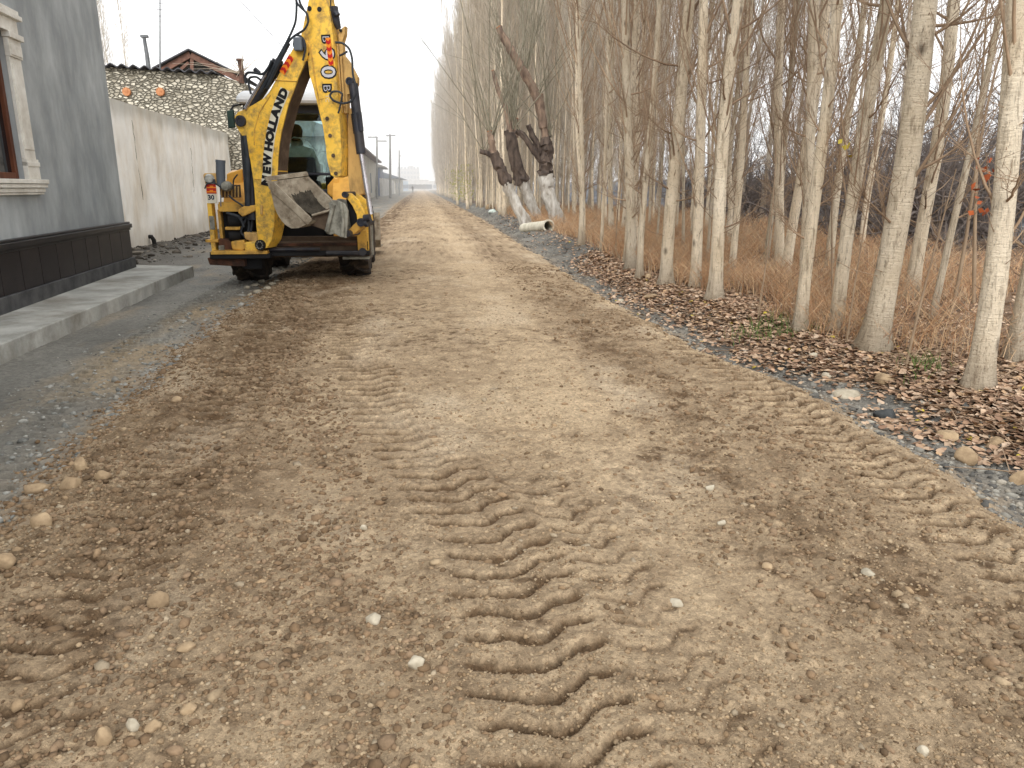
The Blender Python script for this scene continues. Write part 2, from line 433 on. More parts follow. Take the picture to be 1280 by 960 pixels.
# zsample on the real surface, for pebbles and leaves
def zreal(x, y):
    j = np.clip(np.searchsorted(GX, x) - 1, 0, nc - 2); i = np.clip(np.searchsorted(GY, y) - 1, 0, nr - 2)
    fx = (x - GX[j]) / (GX[j + 1] - GX[j]); fy = (y - GY[i]) / (GY[i + 1] - GY[i])
    return (Zn[i, j] * (1 - fx) + Zn[i, j + 1] * fx) * (1 - fy) + (Zn[i + 1, j] * (1 - fx) + Zn[i + 1, j + 1] * fx) * fy

# icosahedron / icosphere templates
def ico(sub):
    import bmesh
    b = bmesh.new(); bmesh.ops.create_icosphere(b, subdivisions=sub, radius=1.0)
    v = np.array([p.co[:] for p in b.verts]); f = np.array([[p.index for p in q.verts] for q in b.faces]); b.free()
    return v, f
IV1, IF1 = ico(1)
IV2, IF2 = ico(2)
IV3, IF3 = ico(3)
def scatter_stones(name, x, y, r, cols, m, label, sink=0.42):
    n = len(x); nv = len(IV1)
    rot = NR.uniform(0, 2 * np.pi, n); sx = NR.uniform(0.75, 1.35, n); sy = NR.uniform(0.6, 1.1, n); sz = NR.uniform(0.4, 0.8, n)
    P = IV1[None] * (1 + 0.22 * NR.normal(size=(n, nv, 1)))
    P = P * np.stack([sx * r, sy * r, sz * r], -1)[:, None, :]
    c, s = np.cos(rot)[:, None], np.sin(rot)[:, None]
    Px = P[..., 0] * c - P[..., 1] * s + x[:, None]; Py = P[..., 0] * s + P[..., 1] * c + y[:, None]
    Pz = P[..., 2] + (zreal(x, y) + r * sz * (0.5 - sink))[:, None]
    Vv = np.stack([Px, Py, Pz], -1).reshape(-1, 3)
    Ff = (IF1[None] + (np.arange(n) * nv)[:, None, None]).reshape(-1, 3)
    me = np_mesh(name, Vv, Ff, m, np.repeat(cols, nv, 0), smooth=True)
    o = link(name, me); tag(o, label, 'gravel', kind='stuff'); return o
m_peb = mat('pebble', (1, 1, 1, 1), (0.72, 0.72, 0.72, 1), sc=60, rough=0.9, attr='tone', bump=0.002, bsc=150)
def palette(n, cs, jit=0.18):
    c = np.array([C(*q)[:3] for q in cs])[NR.integers(0, len(cs), n)]
    return np.clip(c * NR.uniform(1 - jit, 1 + jit, (n, 1)), 0, 1)
n = 30000                                                # clods where the road was churned up
yy = 1.0 * (13.0 / 1.0) ** NR.uniform(0, 1, n)
w_ = NR.integers(0, 4, n)
xx = np.where(w_ == 0, road_left(yy) + np.abs(NR.normal(0, .42, n)), np.where(w_ == 1, c2f(yy) + NR.normal(.28, .34, n), np.where(w_ == 2, c3f(yy) - .48 + NR.normal(0, .34, n), c1f(yy) + NR.normal(-.55, .3, n))))
dn = fbm(xx * 2.4, yy * 1.8, 4, 220)
keep = (NR.uniform(0.3, 0.62, n) < dn) & (xx < road_right(yy) + 0.05) & (xx > road_left(yy) - 0.08) & (np.abs(xx - c1f(yy)) > .24)
xx, yy = xx[keep], yy[keep]; n = len(xx)
rr_ = np.clip(np.exp(NR.normal(math.log(0.0075), 0.45, n)), 0.003, 0.026) * np.clip(0.8 + yy * 0.09, 0.8, 1.6)
scatter_stones('road_clods', xx, yy, rr_, palette(n, [(136, 112, 86), (124, 101, 76), (148, 124, 98), (112, 91, 68)]), m_peb, 'brown clods of soil along the churned strips of the road', sink=.32)
n = 60000
yy = 0.95 * (9.0 / 0.95) ** NR.uniform(0, 1, n)
xx = NR.uniform(-0.75, 0.85, n) * (yy * 1.05 + .25) + 0.12 * yy
dn = fbm(xx * 3.2, yy * 2.4, 4, 210)
keep = (NR.uniform(0.2, 0.72, n) < dn) & (xx < road_right(yy) + 0.05) & (xx > road_left(yy) - 0.1)
xx, yy = xx[keep], yy[keep]; n = len(xx)
rr_ = np.clip(np.exp(NR.normal(math.log(0.0038), 0.4, n)), 0.002, 0.010) * np.clip(0.8 + yy * 0.12, 0.8, 1.7)
scatter_stones('road_crumbs', xx, yy, rr_, palette(n, [(160, 137, 107), (148, 125, 97), (166, 144, 115), (134, 111, 85), (172, 152, 124)]), m_peb, 'fine crumbs of dry soil strewn over the dirt road', sink=.3)
n = 17000
yy = 0.95 * (13.0 / 0.95) ** NR.uniform(0, 1, n)
xx = NR.uniform(-0.62, 0.82, n) * yy * 1.1 + 0.15
xx = np.where(NR.uniform(0, 1, n) < 0.30, road_left(yy) + np.abs(NR.normal(0, 0.33, n)), xx)
dn = fbm(xx * 2, yy * 1.6, 3, 200)
keep = (NR.uniform(0.12, 0.75, n) < dn) & (xx < road_right(yy) + 0.1) & (xx > road_left(yy) - 0.15)
xx, yy = xx[keep], yy[keep]; n = len(xx)
rr_ = np.clip(np.exp(NR.normal(math.log(0.0058), 0.52, n)), 0.0025, 0.024) * np.clip(0.75 + yy * 0.09, 0.8, 1.7)
scatter_stones('road_gravel', xx, yy, rr_, palette(n, [(160, 136, 106), (148, 124, 96), (138, 114, 87), (168, 147, 118), (128, 106, 80), (166, 150, 126)]), m_peb, 'small tan pebbles and crumbs scattered over the dirt road')
n = 11000
yy = 1.2 * (46 / 1.2) ** NR.uniform(0, 1, n); xx = road_right(yy) + NR.uniform(-0.05, 1, n) ** 1.2 * np.where(yy > 14, 2.3, 0.95)
rr_ = np.clip(np.exp(NR.normal(math.log(0.012), 0.55, n)), 0.005, 0.042) * np.clip(0.7 + yy * 0.02, 0.8, 1.3)
scatter_stones('gutter_gravel', xx, yy, rr_, palette(n, [(128, 124, 116), (108, 105, 99), (146, 142, 132), (88, 86, 82), (164, 156, 142)]), m_peb, 'grey broken gravel lying along the gutter')
n = 3800
yy = 3.2 * (40 / 3.2) ** NR.uniform(0, 1, n); xx = road_left(yy) - np.abs(NR.normal(0, 0.55, n))
kk = (xx > -3.1) | (yy > 12.2); xx, yy = xx[kk], yy[kk]; n = len(xx)
rr_ = np.clip(np.exp(NR.normal(math.log(0.009), 0.55, n)), 0.004, 0.045) * np.clip(0.7 + yy * 0.05, 0.8, 2.0)
scatter_stones('mud_gravel', xx, yy, rr_, palette(n, [(140, 140, 134), (120, 120, 115), (156, 152, 142), (166, 164, 156)]), m_peb, 'grey chips of stone strewn over the muddy shoulder')
n = 3500
yy = NR.uniform(8, 45, n); xx = 13.5 + np.abs(NR.normal(0, 4.5, n))
rr_ = np.clip(np.exp(NR.normal(math.log(0.05), 0.6, n)), 0.02, 0.3)
scatter_stones('bank_rubble', xx, yy, rr_, palette(n, [(112, 116, 122), (90, 93, 98), (138, 142, 146), (168, 170, 172)]), m_peb, 'dark grey rubble covering the bank behind the trees')

n = 2600
yy = NR.uniform(11.5, 40, n); xx = wall_line(yy) + np.abs(NR.normal(0, .7, n)); kk = xx > wall_line(yy) + .05; xx, yy = xx[kk], yy[kk]; n = len(xx)
rr_ = np.clip(np.exp(NR.normal(math.log(0.018), 0.7, n)), 0.007, 0.11)
scatter_stones('wall_rubble', xx, yy, rr_, palette(n, [(84, 78, 70), (66, 61, 55), (104, 97, 88), (150, 142, 130), (72, 66, 58)], .25), m_peb, 'dark soil clods and rubble along the foot of the stained wall')
n = 2600                                                 # crumbs kicked off the road onto the mud
yy = 2.6 * (12 / 2.6) ** NR.uniform(0, 1, n); xx = road_left(yy) - np.abs(NR.normal(0, .12, n))
scatter_stones('edge_crumbs', xx, yy, np.clip(np.exp(NR.normal(math.log(0.008), 0.5, n)), 0.003, 0.025), palette(n, [(150, 126, 98), (136, 112, 86), (124, 101, 76)]), m_peb, 'brown crumbs spilled from the road edge onto the grey mud')
# ------------------------------------------------------------------ bark
def bark_mat():
    m = bpy.data.materials.new('poplar_bark'); m.use_nodes = True; nt = m.node_tree; N = nt.nodes; L = nt.links
    bs = N['Principled BSDF']; bs.inputs['Roughness'].default_value = 0.9; bs.inputs['Specular IOR Level'].default_value = 0.2
    tc = N.new('ShaderNodeTexCoord'); oi = N.new('ShaderNodeObjectInfo')
    off = N.new('ShaderNodeVectorMath'); off.operation = 'ADD'
    cm = N.new('ShaderNodeCombineXYZ')
    sc = N.new('ShaderNodeMath'); sc.operation = 'MULTIPLY'; sc.inputs[1].default_value = 37.0; L.new(oi.outputs['Random'], sc.inputs[0])
    for k in range(3): L.new(sc.outputs[0], cm.inputs[k])
    L.new(tc.outputs['Object'], off.inputs[0]); L.new(cm.outputs[0], off.inputs[1])
    def noise(s, st, d=6, r=0.65):
        mp = N.new('ShaderNodeMapping'); mp.inputs['Scale'].default_value = st; L.new(off.outputs[0], mp.inputs[0])
        n = N.new('ShaderNodeTexNoise'); n.inputs['Scale'].default_value = s; n.inputs['Detail'].default_value = d; n.inputs['Roughness'].default_value = r
        L.new(mp.outputs[0], n.inputs[0]); return n.outputs['Fac']
    def mr(f, a, b, c=0.0, d=1.0):
        r = N.new('ShaderNodeMapRange'); r.inputs[1].default_value = a; r.inputs[2].default_value = b; r.inputs[3].default_value = c; r.inputs[4].default_value = d
        L.new(f, r.inputs[0]); return r.outputs[0]
    def mix(f, x, y):
        q = N.new('ShaderNodeMix'); q.data_type = 'RGBA'
        for s, v in ((q.inputs[0], f), (q.inputs[6], x), (q.inputs[7], y)):
            if isinstance(v, (tuple, float)): s.default_value = v
            else: L.new(v, s)
        return q.outputs[2]
    big = noise(2.2, (1, 1, 0.6)); vert = noise(26, (1, 1, 0.16)); hor = noise(16, (0.6, 0.6, 3.6), 4, .8); fine = noise(95, (1, 1, 0.35), 4)
    col = mix(mr(big, 0.35, 0.68), C(238, 224, 200), C(212, 194, 166))
    col = mix(mr(vert, 0.52, 0.68, 0, 0.7), col, C(120, 102, 80))                 # fissures
    col = mix(mr(hor, 0.68, 0.74, 0, 0.6), col, C(96, 78, 60))                    # cross bars of the bark
    col = mix(mr(fine, 0.57, 0.68, 0, 0.65), col, C(86, 70, 56))
    vo = N.new('ShaderNodeTexVoronoi'); vo.inputs['Scale'].default_value = 3.2
    mp = N.new('ShaderNodeMapping'); mp.inputs['Scale'].default_value = (1.6, 1.6, 0.9); L.new(off.outputs[0], mp.inputs[0]); L.new(mp.outputs[0], vo.inputs['Vector'])
    col = mix(mr(vo.outputs['Distance'], 0.19, 0.05, 0, 0.7), col, C(66, 50, 38))          # branch scars
    sp = N.new('ShaderNodeSeparateXYZ'); L.new(tc.outputs['Object'], sp.inputs[0])
    col = mix(mr(sp.outputs['Z'], 0.42, 0.02, 0, 0.55), col, C(96, 80, 64))          # weathered foot
    col = mix(mr(sp.outputs['Z'], 6.0, 15.0, 0, 0.5), col, C(150, 138, 112))
    tone = mr(oi.outputs['Random'], 0, 1, 0.72, 1.12)
    vm = N.new('ShaderNodeVectorMath'); vm.operation = 'SCALE'; L.new(col, vm.inputs[0]); L.new(tone, vm.inputs['Scale'])
    L.new(vm.outputs[0], bs.inputs['Base Color'])
    ad = N.new('ShaderNodeMath'); ad.operation = 'ADD'; L.new(vert, ad.inputs[0]); L.new(hor, ad.inputs[1])
    bp = N.new('ShaderNodeBump'); bp.inputs['Distance'].default_value = 0.022; L.new(ad.outputs[0], bp.inputs['Height']); L.new(bp.outputs[0], bs.inputs['Normal'])
    return m
m_bark = bark_mat()
m_twig = mat('twig_bark', C(208, 196, 178), C(172, 158, 140), sc=1.3, rough=0.9, per_object=0.22)
m_twig_near = mat('near_twig_bark', C(172, 148, 122), C(124, 102, 82), sc=1.6, rough=0.9, per_object=0.15)
m_twig_grey = mat('grey_twig_bark', C(124, 114, 108), C(92, 84, 80), sc=1.5, rough=0.9)
m_twig_red = mat('dry_stem', C(158, 138, 114), C(124, 104, 84), sc=3, rough=0.9)
m_leaf_y = mat('yellow_leaf', C(206, 180, 60), C(170, 160, 70), sc=5, rough=0.7)
m_leaf_o = mat('orange_leaf', C(196, 104, 58), C(150, 76, 44), sc=9, rough=0.7)

def wob_path(z0, z1, n, amp, seed):
    r = np.random.default_rng(seed); zs = np.linspace(z0, z1, n)
    a, b, c, d = r.uniform(0, 6.28, 4); k = r.uniform(0.5, 1.0, 4)
    x = amp * (np.sin(zs * 0.45 * k[0] + a) - math.sin(a) + 0.35 * (np.sin(zs * 1.5 * k[1] + b) - math.sin(b)))
    y = amp * (np.sin(zs * 0.45 * k[2] + c) - math.sin(c) + 0.35 * (np.sin(zs * 1.5 * k[3] + d) - math.sin(d)))
    return zs, x, y

def poplar_trunk(H, r0, seed, sides=14, near=True):
    r = np.random.default_rng(seed)
    zs, x, y = wob_path(-0.15, H, 90 if near else 22, 0.10, seed)
    if near: zs = -0.15 + (H + 0.15) * np.linspace(0, 1, len(zs)) ** 1.35; _, x, y = zs, np.interp(zs, np.linspace(-0.15, H, len(x)), x), np.interp(zs, np.linspace(-0.15, H, len(y)), y)
    t = np.clip(zs / H, 0, 1)
    rad = r0 * (1 - 0.93 * t ** 0.85) * (1 + 0.55 * np.exp(-np.clip(zs, 0, None) / 0.13))
    V, f = tube(np.stack([x, y, zs], -1), rad, sides, False)
    if near:
        ang = np.tile(np.arange(sides) / sides * 2 * np.pi, len(zs)); zz = np.repeat(zs, sides); rr_ = np.repeat(rad, sides)
        cx, cy = np.repeat(x, sides), np.repeat(y, sides)
        k = 1 + 0.05 * (fbm(ang * 1.2 + 5, zz * 2.2, 3, seed) - 0.5) * 2 + 0.16 * np.exp(-np.clip(zz, 0, None) / 0.22) * np.sin(ang * 4 + seed + zz) + 0.05 * np.exp(-np.clip(zz, 0, None) / 0.7) * np.sin(ang * 7 + 2 * seed)
        for q in range(13):                                             # knots under the old branches
            z_, a_ = r.uniform(0.7, 7), r.uniform(0, 6.28)
            da = np.angle(np.exp(1j * (ang - a_)))
            k = k + r.uniform(0.08, 0.26) * np.exp(-(da / 0.45) ** 2 - ((zz - z_) / 0.05) ** 2)
        V[:, 0] = cx + (V[:, 0] - cx) * k; V[:, 1] = cy + (V[:, 1] - cy) * k
    return np_mesh('trunk', V, np.asarray(f), m_bark, smooth=True), (zs, x, y, rad)

def poplar_crown(path, H, seed, nb, zb, twigs, subs, rmin, sides=4, m=None, spread=1.0):
    r = np.random.default_rng(seed + 99); zs, px, py, rad = path; T = TB()
    for k in range(nb):
        t = (k + r.uniform(0, 1)) / nb; z = zb + (H - 0.6 - zb) * t
        c = np.array([np.interp(z, zs, px), np.interp(z, zs, py), z]); rt = np.interp(z, zs, rad)
        L_ = (0.9 + 3.4 * (1 - t) ** 0.7 * min(1, 0.35 + (z - 1) * 0.2)) * r.uniform(0.5, 1.15) * (0.6 if z < 2.5 else 1)
        az = r.uniform(0, 2 * np.pi); el0, el1 = math.radians(r.uniform(48, 66)), math.radians(r.uniform(74, 87))
        if z < 3 and r.uniform() < 0.4: el0, el1, L_ = math.radians(r.uniform(0, 30)), math.radians(r.uniform(20, 60)), L_ * .45
        pts = [c]; n = 6
        for s in range(n):
            e = el0 + (el1 - el0) * (s / (n - 1)) ** 0.7; a = az + r.normal(0, 0.12)
            pts.append(pts[-1] + np.array([math.cos(a) * math.cos(e) * spread, math.sin(a) * math.cos(e) * spread, math.sin(e)]) * L_ / n)
        pts = np.array(pts); rb = min(max(rmin * 1.6, rt * r.uniform(0.16, 0.34)), 0.011 + 0.0016 * z)
        T.add(pts, np.linspace(rb, rmin * 0.8, n + 1), sides)
        for q in range(twigs):
            u = r.uniform(0.15, 1.0) * n; i = min(int(u), n - 1); p = pts[i] + (pts[i + 1] - pts[i]) * (u - i)
            d = pts[i + 1] - pts[i]; d /= np.linalg.norm(d) + 1e-9
            dv = d + r.normal(0, 0.42, 3); dv[2] = abs(dv[2]) * 0.9 + 0.15; dv /= np.linalg.norm(dv)
            l = r.uniform(0.3, 1.15) * min(1.0, 0.4 + L_ * 0.3)
            up = np.array([0, 0, 0.25 * l])
            tp = np.array([p, p + dv * l * 0.5 + r.normal(0, 0.02, 3), p + dv * l + up * 0.6])
            T.add(tp, [rmin, rmin * 0.8, rmin * 0.45], 3)
            for s in range(subs):
                w_ = r.uniform(0.2, 0.9); p2 = tp[0] + (tp[2] - tp[0]) * w_
                d2 = dv + r.normal(0, 0.6, 3); d2[2] += 0.25; d2 /= np.linalg.norm(d2); l2 = l * r.uniform(0.25, 0.55)
                T.add(np.array([p2, p2 + d2 * l2]), [rmin * 0.65, rmin * 0.4], 3)
    if m is m_twig_near:                                # dead stubs and short shoots on the stem
        for k in range(70):
            z = r.uniform(.5, 7.5); c = np.array([np.interp(z, zs, px), np.interp(z, zs, py), z]); rt = np.interp(z, zs, rad); a = r.uniform(0, 6.28)
            d = np.array([math.cos(a), math.sin(a), r.uniform(.1, 1.1)]); d /= np.linalg.norm(d); l = rt + (r.uniform(.02, .06) if k % 2 else r.uniform(.1, .4)); q = r.uniform(.002, .0055)
            T.add(np.array([c, c + d * l * .6, c + d * l + [0, 0, .1 * l]]), [q, q, q * .5], 4)
    return T.mesh('crown', m or m_twig)

NEAR_V, FAR_V = [], []
for s in range(5):
    tm, pth = poplar_trunk(17.0, 0.085, 300 + s)
    NEAR_V.append((tm, poplar_crown(pth, 17.0, 300 + s, 88, 0.8, 8, 4, 0.0033, m=m_twig_near)))
for s in range(5):
    tm, pth = poplar_trunk(18.0, 0.085, 400 + s, 8, False)
    FAR_V.append((tm, poplar_crown(pth, 18.0, 400 + s, 76, 1.0, 7, 2, 0.0075, 3)))

def poplar(x, y, dia, hs, label, group=None, far=False, k=None, lean=(0, 0), rz=None):
    v = (FAR_V if far else NEAR_V); tm, cm = v[(R.randrange(len(v)) if k is None else k) % len(v)]
    o = thing('poplar_tree', (x, y, gh(x, y)), label, 'tree', group)
    s = dia / 0.17
    o.scale = (s, s, hs)
    o.rotation_euler = (lean[0], lean[1], R.uniform(0, 6.28) if rz is None else rz)
    link('trunk', tm, o)
    link('crown', cm, o)
    return o

# front trees: (foot px, foot py, diameter, variant, lean x, lean y, label)
FRONT = [
 (799, 349, .095, 0, .00, .01, 'thin dark-footed poplar, first upright trunk past the dry grass at the far end'),
 (832, 356, .175, 1, .00, .00, 'stout pale poplar flared at its foot, right after the thin dark-footed trunk'),
 (869, 360, .140, 2, .01, .01, 'straight poplar forming a close pair with the trunk one step nearer'),
 (893, 376, .155, 3, .00, .00, 'nearer trunk of the close pair, standing in thick leaf litter'),
 (914, 347, .100, 4, .00, .01, 'slim poplar set back just behind the close pair of trunks'),
 (957, 333, .085, 0, .01, .02, 'slim poplar deep in the dry grass, one of twin stems'),
 (967, 329, .080, 3, .00, .01, 'second twin stem in the dry grass, the more distant one'),
 (1000, 413, .115, 1, .00, .025, 'medium poplar with forked upper limbs beside a tuft of green weed'),
 (1044, 416, .125, 2, .01, .03, 'medium poplar carrying a few yellow leaves at head height'),
 (1091, 439, .195, 4, .00, .03, 'thickest pale poplar with a big dark knot and spreading foot'),
 (1138, 372, .150, 3, .02, .03, 'slanting poplar seen just behind the thickest trunk'),
 (1222, 487, .150, 0, -.01, .055, 'leaning pale poplar with a dark rotten foot, nearest to the road'),
 (1268, 452, .135, 1, .00, .03, 'poplar at the picture edge behind the leaning rotten-footed trunk'),
 (985, 336, .105, 2, .00, .02, 'poplar behind the dry grass between the twin stems and the forked one'),
 (1076, 318, .120, 0, .01, .01, 'distant brown poplar showing between the yellow-leaved and thickest trunks'),
]
for i, (px, py, d, k, lx, ly, lb) in enumerate(FRONT):
    p = gpt(px, py)
    poplar(p.x, p.y, d, 1.0, lb, 'poplars along the road front', k=k, lean=(lx, ly), rz=i * 1.3 + 0.4)

FP = [gpt(a[0], a[1]) for a in FRONT]
def clear(x, y, d=0.55): return all((x - p.x) ** 2 + (y - p.y) ** 2 > d * d for p in FP)
LB1 = 'slender bare poplar in the front row running away along the gutter'
LB2 = 'slender bare poplar in the rows behind the front row'
y = 12.1; cnt = 0
while y < 185:
    x = 3.55 + R.gauss(0, 0.16) + 0.25 * min(1, y / 60)
    if not (17.5 < y < 34) and clear(x, y):
        poplar(x, y, R.uniform(.06, .17), R.uniform(.85, 1.12) * (1.08 if y > 50 else 1), LB1, 'front row of bare poplars', far=y > 22, lean=(R.gauss(0, .025), R.gauss(0, .028))); cnt += 1
    y += R.uniform(.7, 1.25) if y < 50 else R.uniform(1.3, 2.6)
for x0, ya, yb, st in ((5.0, 6.9, 52, 1.25), (6.5, 11.5, 50, 1.6), (8.2, 20.0, 46, 2.2)):
    y = ya
    while y < yb and cnt < 280:
        x = x0 + R.gauss(0, 0.25)
        if clear(x, y) and not (20 < y < 34 and x < 5.8):
            poplar(x, y, R.uniform(.05, .14), R.uniform(.8, 1.1), LB2, 'rear rows of bare poplars', far=y > 19, lean=(R.gauss(0, .03), R.gauss(0, .03))); cnt += 1
        y += st * R.uniform(.65, 1.4) * (1 if y < 15 else .72)
print('poplars', cnt + len(FRONT))
# the wood beyond, where single trunks can no longer be told apart
def mesh_np(me):
    v = np.empty(len(me.vertices) * 3, np.float32); me.vertices.foreach_get('co', v)
    f = np.empty(len(me.loops), np.int32); me.loops.foreach_get('vertex_index', f)
    return v.reshape(-1, 3), f.reshape(-1, 4)
VV, FF, nn = [], [], 0
FN = [[mesh_np(a) for a in v] for v in FAR_V]
for x0, ya, yb, st in ((5.0, 52, 190, 2.4), (6.5, 50, 170, 2.8), (8.2, 40, 150, 2.6), (10.2, 32, 120, 2.6), (12.4, 23, 90, 2.4), (14.6, 22, 80, 2.6)):
    y = ya
    while y < yb:
        tv, cv = FN[R.randrange(5)]; a = R.uniform(0, 6.28); ca, sa = math.cos(a), math.sin(a); hs = R.uniform(.85, 1.15)
        x = x0 + R.gauss(0, .35); z = gh(x, y); s = R.uniform(.8, 1.3)
        for (v, f), kk in ((tv, s), (cv, 1.0)):
            q = np.stack([(v[:, 0] * ca - v[:, 1] * sa) * kk + x, (v[:, 0] * sa + v[:, 1] * ca) * kk + y, v[:, 2] * hs + z], -1)
            VV.append(q); FF.append(f + nn); nn += len(q)
        y += st * R.uniform(.7, 1.3)
o = link('distant_woods', np_mesh('distant_woods', np.concatenate(VV), np.concatenate(FF), m_twig))
tag(o, 'far brown wood of bare poplars merging into one mass', 'woods', kind='stuff')

# thin poplars with a few yellow-green leaves low down, far along the front row
def leaf_cards(pts, size, m, name, parent):
    V, Fq = [], []; org = ORG[parent.name]
    for p in pts:
        a = Vector((R.gauss(0, 1), R.gauss(0, 1), R.gauss(0, .6))).normalized(); b = a.orthogonal().normalized(); c = a.cross(b)
        q = R.uniform(0, 6.28); u = b * math.cos(q) + c * math.sin(q); v_ = a.cross(u); s = size * R.uniform(.7, 1.3); p = Vector(p) - org; n = len(V)
        V += [p - u * s * .5, p + v_ * s * .42 + a * s * .1, p + u * s * .6, p - v_ * s * .42 + a * s * .1]; Fq.append((n, n + 1, n + 2, n + 3))
    return link(name, np_mesh(name, np.array([tuple(q) for q in V]), np.array(Fq), m), parent)
for (px, py, Yd, n, lb) in ((556, 222, 66, 420, 'young poplar still holding yellow-green leaves, far along the gutter'), (568, 205, 52, 300, 'yellow-leaved young poplar nearer than the yellow-green one')):
    x = 3.15; o = poplar(x, Yd, .09, .55, lb, far=True)
    org = ORG[o.name]
    leaf_cards([(x + R.gauss(0, .55), Yd + R.gauss(0, .9), R.uniform(1.0, 5.2)) for _ in range(n)], .15, mat('yellow_green_leaf', C(178, 172, 84), C(140, 146, 72), sc=2, rough=.8), 'leaves', o)
    ch = o.children[-1]; ch.scale = (1 / o.scale[0], 1 / o.scale[1], 1 / o.scale[2]); ch.rotation_euler = (0, 0, -o.rotation_euler[2])

# saplings: whips in the grass
def sapling(px, py, h, r, label, lean=(0, 0), twigs=10, leaves=None, m=None):
    p = gpt(px, py); o = thing('sapling', p, label, 'sapling', 'thin saplings between the poplars')
    T = TB(); r_ = np.random.default_rng(int(px)); n = 9
    zs = np.linspace(0, h, n); x = p.x + lean[0] * zs / h + 0.04 * np.sin(zs * 1.7 + px); y = p.y + lean[1] * zs / h + 0.04 * np.sin(zs * 1.3 + py)
    pts = np.stack([x, y, zs + p.z - .05], -1) - np.array(p)
    st = TB(); st.add(pts, np.linspace(r, r * .3, n), 6); link('stem', st.mesh('stem', m or m_twig_red), o)
    tips = []
    for k in range(twigs):
        u = r_.uniform(.3, 1) * (n - 1.01); i = int(u); b = pts[i] + (pts[i + 1] - pts[i]) * (u - i)
        d = np.array([r_.normal(0, .6), r_.normal(0, .6), r_.uniform(.4, 1)]); d /= np.linalg.norm(d); l = r_.uniform(.15, .55)
        T.add(np.array([b, b + d * l * .5, b + d * l + [0, 0, .08 * l]]), [r * .3, r * .22, r * .12], 3); tips.append(b + d * l)
    link('crown', T.mesh('crown', m or m_twig_red), o)
    return o
sapling(948, 400, 1.9, .009, 'thin bare whip with no branches in front of the reddish brush', twigs=4)
sapling(1060, 432, 2.4, .008, 'thin whip growing between the yellow-leaved trunk and the thickest trunk', (.05, 0), 16)
sapling(1135, 462, 1.5, .011, 'bent pale whip at the foot of the slanting poplar', (.12, 0), 5)
sapling(1182, 395, 3.2, .02, 'tall forked sapling leaning before the dark bank', (.5, .3), 14)
sapling(1215, 380, 3.4, .022, 'brown sapling with upright twigs just left of the leaning rotten-footed poplar', (-.1, .4), 16)
sapling(1032, 395, 2.0, .010, 'short twiggy whip in the brush right beside the forked poplar', (-.05, 0), 12)
sapling(770, 318, 2.6, .016, 'pale sapling at the edge of the dry grass before the thin dark-footed poplar', (.1, 0), 12)
sapling(727, 300, 2.5, .018, 'pale sapling beyond the white pipe among dry grass', (.15, 0), 12)
sapling(707, 291, 2.8, .02, 'sapling right next to the white pipe mouth', (-.1, .1), 12)
# orange-leaved branchlet and yellow leaves
p = at(1236, 246, 5.7); o = thing('beech_sapling', gpt(1245, 440), 'sapling with a cluster of orange dead leaves beside the leaning trunk', 'sapling')
b0 = ORG[o.name]; T = TB()
top = Vector(at(1232, 190, b0.y)) - b0
T.add(np.array([(0, 0, 0), tuple(top * .5 + Vector((.05, 0, 0))), tuple(top)]), [.008, .006, .003], 5)
link('stem', T.mesh('stem', m_twig_red), o)
leaf_cards([at(R.uniform(1219, 1248), R.uniform(195, 268), b0.y) + Vector((0, R.gauss(0, .06), 0)) for _ in range(26)], .055, m_leaf_o, 'leaves', o)
p = gpt(1044, 416); y_ = p.y
o = bpy.data.objects[[q.name for q in bpy.data.objects if q.get('label', '').startswith('medium poplar carrying')][0]]
t_ = thing('leafy_twig', at(1058, 205, y_ - .1), 'twig with three yellow leaves hanging by a medium trunk', 'twig')
T = TB(); a_ = Vector(at(1047, 200, y_)) - ORG[t_.name]; b_ = Vector(at(1064, 176, y_ - .1)) - ORG[t_.name]
T.add(np.array([tuple(a_), tuple((a_ + b_) / 2), tuple(b_)]), [.004, .003, .002], 4); link('stem', T.mesh('stem', m_twig_red), t_)
leaf_cards([at(x, y, y_ - .1) for x, y in ((1062, 195), (1057, 184), (1050, 177), (1060, 181))], .06, m_leaf_y, 'leaves', t_)

# tangled bare shrubs before the bank
def shrub_mesh(seed, h):
    r = np.random.default_rng(seed); T = TB()
    def grow(p, d, l, rad, lv):
        n = 4; pts = [p]
        for s in range(n): d = d + r.normal(0, .22, 3); d /= np.linalg.norm(d); pts.append(pts[-1] + d * l / n)
        pts = np.array(pts); T.add(pts, np.linspace(rad, rad * .55, n + 1), 4 if lv < 2 else 3)
        if lv >= 4: return
        for k in range(4 if lv < 3 else 4):
            u = r.uniform(.25, 1) * n; i = min(int(u), n - 1); q = pts[i] + (pts[i + 1] - pts[i]) * (u - i)
            d2 = d + r.normal(0, .75, 3); d2[2] += .12; d2 /= np.linalg.norm(d2)
            grow(q, d2, l * r.uniform(.5, .78), rad * .55, lv + 1)
    for k in range(5):
        a = r.uniform(0, 6.28); e = r.uniform(.5, 1.2)
        grow(np.zeros(3), np.array([math.cos(a) * .7, math.sin(a) * .7, e]), h * .55, .045, 0)
    return T.mesh('branches', m_twig_grey)
SH = [shrub_mesh(700 + k, 3.2) for k in range(3)]
